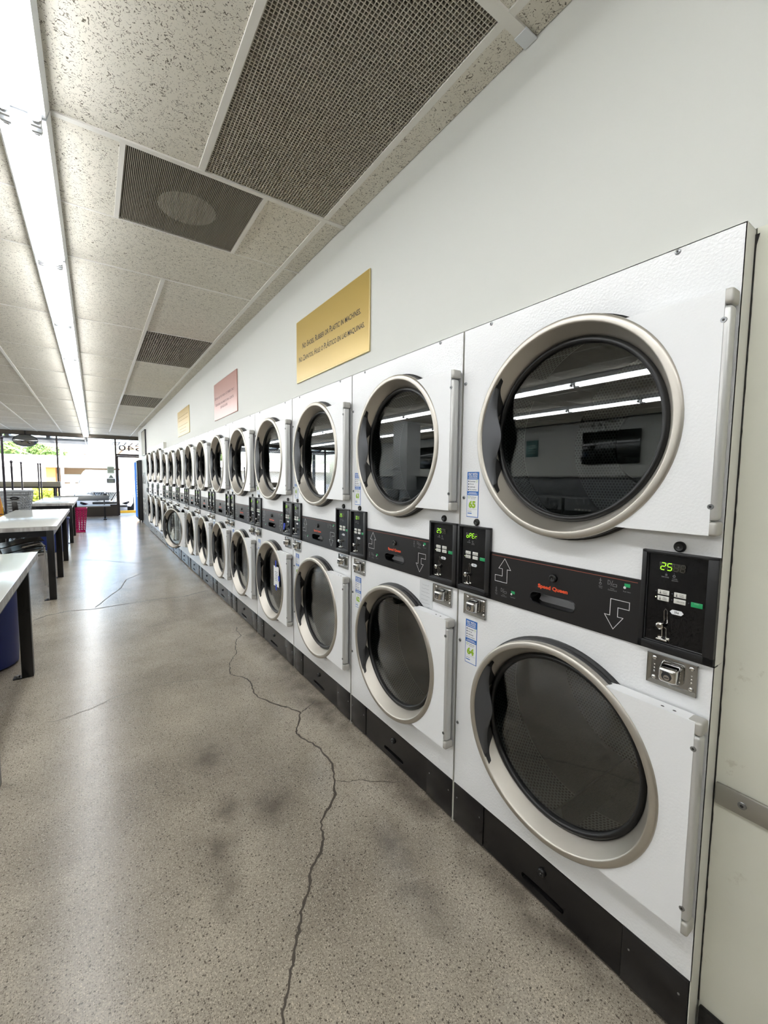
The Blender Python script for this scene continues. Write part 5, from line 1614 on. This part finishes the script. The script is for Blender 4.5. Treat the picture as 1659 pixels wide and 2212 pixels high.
# =================================================================== STREET OUTSIDE
mb = MB(); mb.box((-60, YF + 0.03, -0.12), (60, 17.9, -0.015), 'sidewalk'); struct(mb.build('sidewalk'))
mb = MB(); mb.box((-60, 17.9, -0.14), (60, 90, -0.06), 'asphalt'); struct(mb.build('street'))
g = empty('parking_block', 'yellow kerb block on the ground outside the glass door', 'kerb block', (0.0, 18.05, -0.06))
mb = MB(); mb.prism([(-0.12, 0), (0.12, 0), (0.09, 0.13), (-0.09, 0.13)], -1.0, 1.4, 'curb_yellow', axis=0); mb.build('block', g)
g = empty('awning', 'grey slatted awning over the storefront outside', 'awning', (-3.6, 17.6, 2.48))
mb = MB()
for i in range(6):
    mb.box((-4.6, -0.75 + i * 0.30, 0.0), (2.35, -0.55 + i * 0.30, 0.07), 'awning_grey')
for i in range(8):
    mb.box((-4.6 + i * 0.98, -0.9, 0.07), (-4.5 + i * 0.98, 0.95, 0.14), 'awning_grey')
mb.build('slats', g)
g = empty('awning', 'white ribbed canopy above the glass door outside', 'awning', (0.2, 17.6, 2.50))
mb = MB()
mb.box((-0.75, -0.8, 0.0), (1.2, 0.9, 0.02), 'car_white')
for i in range(10):
    mb.box((-0.75 + i * 0.19, -0.8, -0.025), (-0.735 + i * 0.19, 0.9, 0.0), 'awning_grey')
mb.build('ribs', g)
for i, (px, py) in enumerate(((-7.6, 18.3), (-4.0, 18.3), (1.3, 18.4))):
    g = empty('awning_post', ['grey awning post far left outside, out of the photo', 'grey awning post outside behind the left windows', 'grey awning post outside right of the door'][i], 'post', (px, py, -0.08))
    mb = MB(); mb.box((-0.05, -0.05, 0), (0.05, 0.05, 2.55), 'awning_grey'); mb.build('shaft', g)
# building across the street
BY = 34.0
g = empty('building', 'low pale stucco building with a flat fascia across the street', 'building', (-2.0, BY, -0.1))
mb = MB(); mb.box((-14, 0, 0), (-1.62, 8, 2.6), 'stucco'); mb.box((-1.62, 1.2, 0), (6.5, 8, 2.6), 'stucco'); mb.build('wall', g)
mb = MB(); mb.box((-14.2, -0.6, 1.98), (6.7, 8.2, 2.72), 'stucco'); mb.build('fascia', g)
mb = MB(); mb.box((-1.62, -0.1, 0), (-1.15, 1.2, 1.98), 'orange_stucco'); mb.build('pillar', g)
mb = MB(); mb.box((-1.15, 1.10, 1.60), (3.2, 1.18, 1.98), 'brown_trim'); mb.build('lintel', g)
for x0, x1 in ((-1.0, 0.55), (1.35, 2.0)):
    mb = MB(); mb.box((x0, 1.05, 0.95), (x1, 1.2, 1.60), 'brown_trim'); w_ = mb.build('window', g)
    mb = MB(); mb.box((x0 + 0.05, 1.02, 1.0), (x1 - 0.05, 1.05, 1.55), 'house_glass'); mb.build('pane', w_)
g = empty('building', 'pale house with an orange front door, seen through the glass door', 'building', (3.25, 26.5, -0.1))
mb = MB(); mb.box((-2.95, 0, 0), (4.0, 6, 3.0), 'stucco'); mb.build('wall', g)
mb = MB(); mb.box((-3.05, -0.3, 2.9), (4.2, 6.2, 3.1), 'brown_trim'); mb.build('roof', g)
mb = MB(); mb.box((-2.72, -0.05, 0.75), (-2.40, 0.0, 2.1), 'orange_stucco'); dd = mb.build('door', g)
mb = MB(); mb.box((-2.62, -0.07, 1.55), (-2.52, -0.05, 1.75), 'house_glass'); mb.build('door_window', dd)

def crown(mbx, c, r, n, mat, flat=0.8, size=0.16):
    for _ in range(n):
        while True:
            p = Vector((random.uniform(-1, 1), random.uniform(-1, 1), random.uniform(-1, 1)))
            if 0.3 < p.length < 1: break
        nz = mnoise.noise(p * 2.1 + Vector(c)) * 0.35
        p = p * (1 + nz)
        q = Vector((c[0] + p.x * r, c[1] + p.y * r, c[2] + p.z * r * flat))
        a = Vector((random.uniform(-1, 1), random.uniform(-1, 1), random.uniform(-1, 1))).normalized()
        b = a.orthogonal().normalized(); s = size * random.uniform(0.6, 1.4)
        mbx.add([q - a * s, q + b * s * .5, q + a * s, q - b * s * .5], [(0, 1, 2, 3)], mat)
def tree(label, x, y, z, r, mat, h0, n=900, flat=0.75, cat='tree', name='tree'):
    g = empty(name, label, cat, (x, y, -0.1))
    mb = MB()
    crown(mb, (0, 0, z), r, n, mat, flat, 0.13 * r)
    crown(mb, (r * .5, 0.1, z - r * .25), r * .6, n // 3, mat, flat, 0.12 * r)
    crown(mb, (-r * .55, -0.1, z - r * .2), r * .6, n // 3, mat, flat, 0.12 * r)
    mb.build('crown', g)
    mb = MB(); mb.tube([(0, 0, 0), (0.05, 0, h0 * .5), (0, 0, z)], 0.14 * min(1, r), 'bark', 8, r_end=0.05); mb.build('trunk', g)
tree('tall green tree above the building, left window', -8.4, 46, 3.5, 2.2, 'leaf_green', 2)
tree('green tree in the middle, just left of the second window post', -5.3, 50, 3.6, 1.1, 'leaf_green', 2)
tree('small bushy green tree just right of the window post', -3.95, 45, 3.1, 1.0, 'leaf_green', 2)
tree('pale blossoming tree in the middle of the wide window', -2.1, 46.5, 3.0, 0.9, 'leaf_blossom', 2)
tree('bright lime green shrub beside the white car', -3.0, 23.5, 0.65, 0.52, 'leaf_lime', 0.3, 500, 0.75, 'shrub', 'shrub')
tree('low lime hedge seen under the window counter', -3.7, 31.0, 0.25, 0.40, 'leaf_lime', 0.2, 300, 0.6, 'shrub', 'shrub')
g = empty('street_pole', 'pale utility pole across the street behind the window', 'pole', (-2.75, 33.0, -0.1))
mb = MB(); mb.tube([(0, 0, 0), (0, 0, 7)], 0.09, 'stucco', 10); mb.build('shaft', g)
mb = MB(); mb.box((-0.8, -0.05, 6.2), (0.8, 0.05, 6.3), 'bark'); mb.build('crossarm', g)

# parked car
g = empty('parked_car', 'white sport utility car parked nose-in outside the window', 'car', (-0.80, 18.62, -0.06))
def loft(mbx, secs, mat, cap=True):
    n = len(secs[0]); v = [p for s in secs for p in s]
    f = [(i * n + j, i * n + (j + 1) % n, (i + 1) * n + (j + 1) % n, (i + 1) * n + j) for i in range(len(secs) - 1) for j in range(n)]
    if cap: f += [tuple(range(n - 1, -1, -1)), tuple((len(secs) - 1) * n + j for j in range(n))]
    mbx.add(v, f, mat)
def sec(y, hw, z0, z1, rnd=0.14, top_in=0.92):
    return [(-hw * .92, y, z0), (hw * .92, y, z0), (hw, y, z0 + rnd), (hw, y, z1 - rnd * 1.6), (hw * top_in, y, z1 - rnd * .3), (hw * .55, y, z1), (-hw * .55, y, z1), (-hw * top_in, y, z1 - rnd * .3), (-hw, y, z1 - rnd * 1.6), (-hw, y, z0 + rnd)]
mb = MB()
loft(mb, [sec(0.0, 0.70, 0.30, 0.86), sec(0.10, 0.86, 0.24, 0.92), sec(0.35, 0.92, 0.22, 1.00), sec(1.15, 0.94, 0.22, 1.10), sec(1.6, 0.94, 0.22, 1.12), sec(4.2, 0.93, 0.24, 1.12), sec(4.6, 0.86, 0.32, 1.02)], 'car_white')
mb.build('body', g, sharp=50)
mb = MB()
def csec(y, hw, z1): return [(-hw, y, 1.06), (hw, y, 1.06), (hw * .80, y, z1 - 0.08), (hw * .70, y, z1), (-hw * .70, y, z1), (-hw * .80, y, z1 - 0.08)]
loft(mb, [csec(1.15, 0.86, 1.13), csec(1.95, 0.86, 1.60), csec(2.4, 0.86, 1.66), csec(3.9, 0.85, 1.62), csec(4.5, 0.80, 1.15)], 'car_white')
mb.build('cabin', g, sharp=30)
mb = MB(); mb.add([(-0.70, 1.24, 1.17), (0.70, 1.24, 1.17), (0.575, 1.915, 1.56), (-0.575, 1.915, 1.56)], [(0, 1, 2, 3)], 'car_glass'); o = mb.build('windscreen', g); thick(o, 0.03)
mb = MB()
for s in (-1, 1):
    mb.add([(s * 0.845, 1.75, 1.14), (s * 0.845, 3.9, 1.14), (s * 0.70, 3.75, 1.53), (s * 0.70, 2.1, 1.53)], [(0, 1, 2, 3)], 'car_glass')
o = mb.build('side_windows', g); thick(o, 0.03)
# grille: dark V with pale ribs, round emblem
mb = MB(); mb.prism([(-0.36, 0.80), (0.36, 0.80), (0.20, 0.50), (-0.20, 0.50)], -0.025, 0.03, 'car_black', axis=1); gr = mb.build('grille', g)
mb = MB()
for i in range(5):
    for s in (-1, 1):
        x_ = 0.31 - 0.055 * i
        mb.tube([(s * x_, -0.030, 0.78), (s * (x_ * 0.55 + 0.0), -0.030, 0.53)], 0.008, 'car_lamp', 6)
for s in (-1, 1):
    mb.tube([(s * 0.42, -0.020, 0.80), (s * 0.24, -0.035, 0.48)], 0.020, 'chrome', 8)
mb.build('grille_ribs', gr)
mb = MB(); mb.tube([(0.075 * cos(2 * pi * i / 24), -0.045, 0.70 + 0.075 * sin(2 * pi * i / 24)) for i in range(24)], 0.013, 'chrome', 8, closed=True); mb.box((-0.085, -0.05, 0.69), (0.085, -0.04, 0.71), 'chrome'); mb.build('emblem', gr)
for s in (-1, 1):
    mb = MB()
    mb.add([(s * 0.44, 0.0, 0.79), (s * 0.80, 0.16, 0.86), (s * 0.88, 0.30, 0.86), (s * 0.86, 0.20, 0.77), (s * 0.56, 0.02, 0.72)], [(0, 1, 2, 3, 4)], 'car_lamp'); o = mb.build('headlamp', g); thick(o, 0.05)
    mb = MB(); mb.prism([(s * 0.52, 0.38), (s * 0.76, 0.46), (s * 0.78, 0.40), (s * 0.66, 0.32)], 0.0, 0.14, 'car_black', axis=1); mb.build('fog_lamp', g)
    mb = MB(); mb.box((min(s * 0.94, s * 1.10), 1.75, 1.08), (max(s * 0.94, s * 1.10), 1.87, 1.22), 'car_white', 0.03); mb.build('wing_mirror', g)
    for y in (0.88, 3.72):
        mb = MB(); mb.lathe([(-0.11, 0.20), (-0.11, 0.33), (-0.09, 0.355), (0.09, 0.355), (0.11, 0.33), (0.11, 0.20), (0.09, 0.02)], (s * 0.86, y, 0.355), 'rubber', 0, 28); wh = mb.build('wheel', g)
        mb = MB(); mb.lathe([(s * 0.10, 0.23), (s * 0.115, 0.21), (s * 0.105, 0.02)], (s * 0.86, y, 0.355), 'car_lamp', 0, 20); mb.build('rim', wh)
mb = MB(); mb.box((-0.70, -0.03, 0.235), (0.70, 0.10, 0.30), 'car_black', 0.02); mb.box((-0.40, -0.028, 0.36), (0.40, 0.02, 0.44), 'car_black', 0.01); mb.build('bumper_trim', g)
mb = MB(); mb.box((-0.16, -0.03, 0.45), (0.16, -0.022, 0.52), 'car_white'); mb.build('licence_plate', g)

# =================================================================== LIGHT
w = bpy.data.worlds.new('world'); scene.world = w
w.use_nodes = True
nt = w.node_tree; nt.nodes.clear()
ow = nt.nodes.new('ShaderNodeOutputWorld'); bg = nt.nodes.new('ShaderNodeBackground'); sky = nt.nodes.new('ShaderNodeTexSky')
sky.sky_type = 'NISHITA'; sky.sun_disc = False; sky.sun_elevation = radians(48); sky.sun_rotation = radians(160); sky.air_density = 1.0; sky.dust_density = 2.0
bg.inputs[1].default_value = 0.75
nt.links.new(sky.outputs[0], bg.inputs[0]); nt.links.new(bg.outputs[0], ow.inputs[0])
sun = bpy.data.lights.new('sun', 'SUN'); sun.energy = 8.0; sun.angle = radians(0.6); sun.color = (1.0, 0.96, 0.9)
so = bpy.data.objects.new('sun', sun); COL.objects.link(so)
so.rotation_euler = Vector((0.25, 0.75, -0.95)).to_track_quat('-Z', 'Y').to_euler()

# =================================================================== RENDER LOOK
vs = scene.view_settings
vs.view_transform = 'Standard'; vs.look = 'None'; vs.gamma = 1.0; vs.use_curve_mapping = False
vs.exposure = 0.95
scene.cycles.use_denoising = True
scene.cycles.max_bounces = 6
scene.cycles.diffuse_bounces = 3
scene.cycles.glossy_bounces = 3
scene.cycles.use_adaptive_sampling = True
scene.cycles.adaptive_threshold = 0.025
scene.cycles.adaptive_min_samples = 12
scene.cycles.transparent_max_bounces = 8
scene.cycles.sample_clamp_indirect = 8.0
scene.cycles.caustics_reflective = False
scene.cycles.caustics_refractive = False
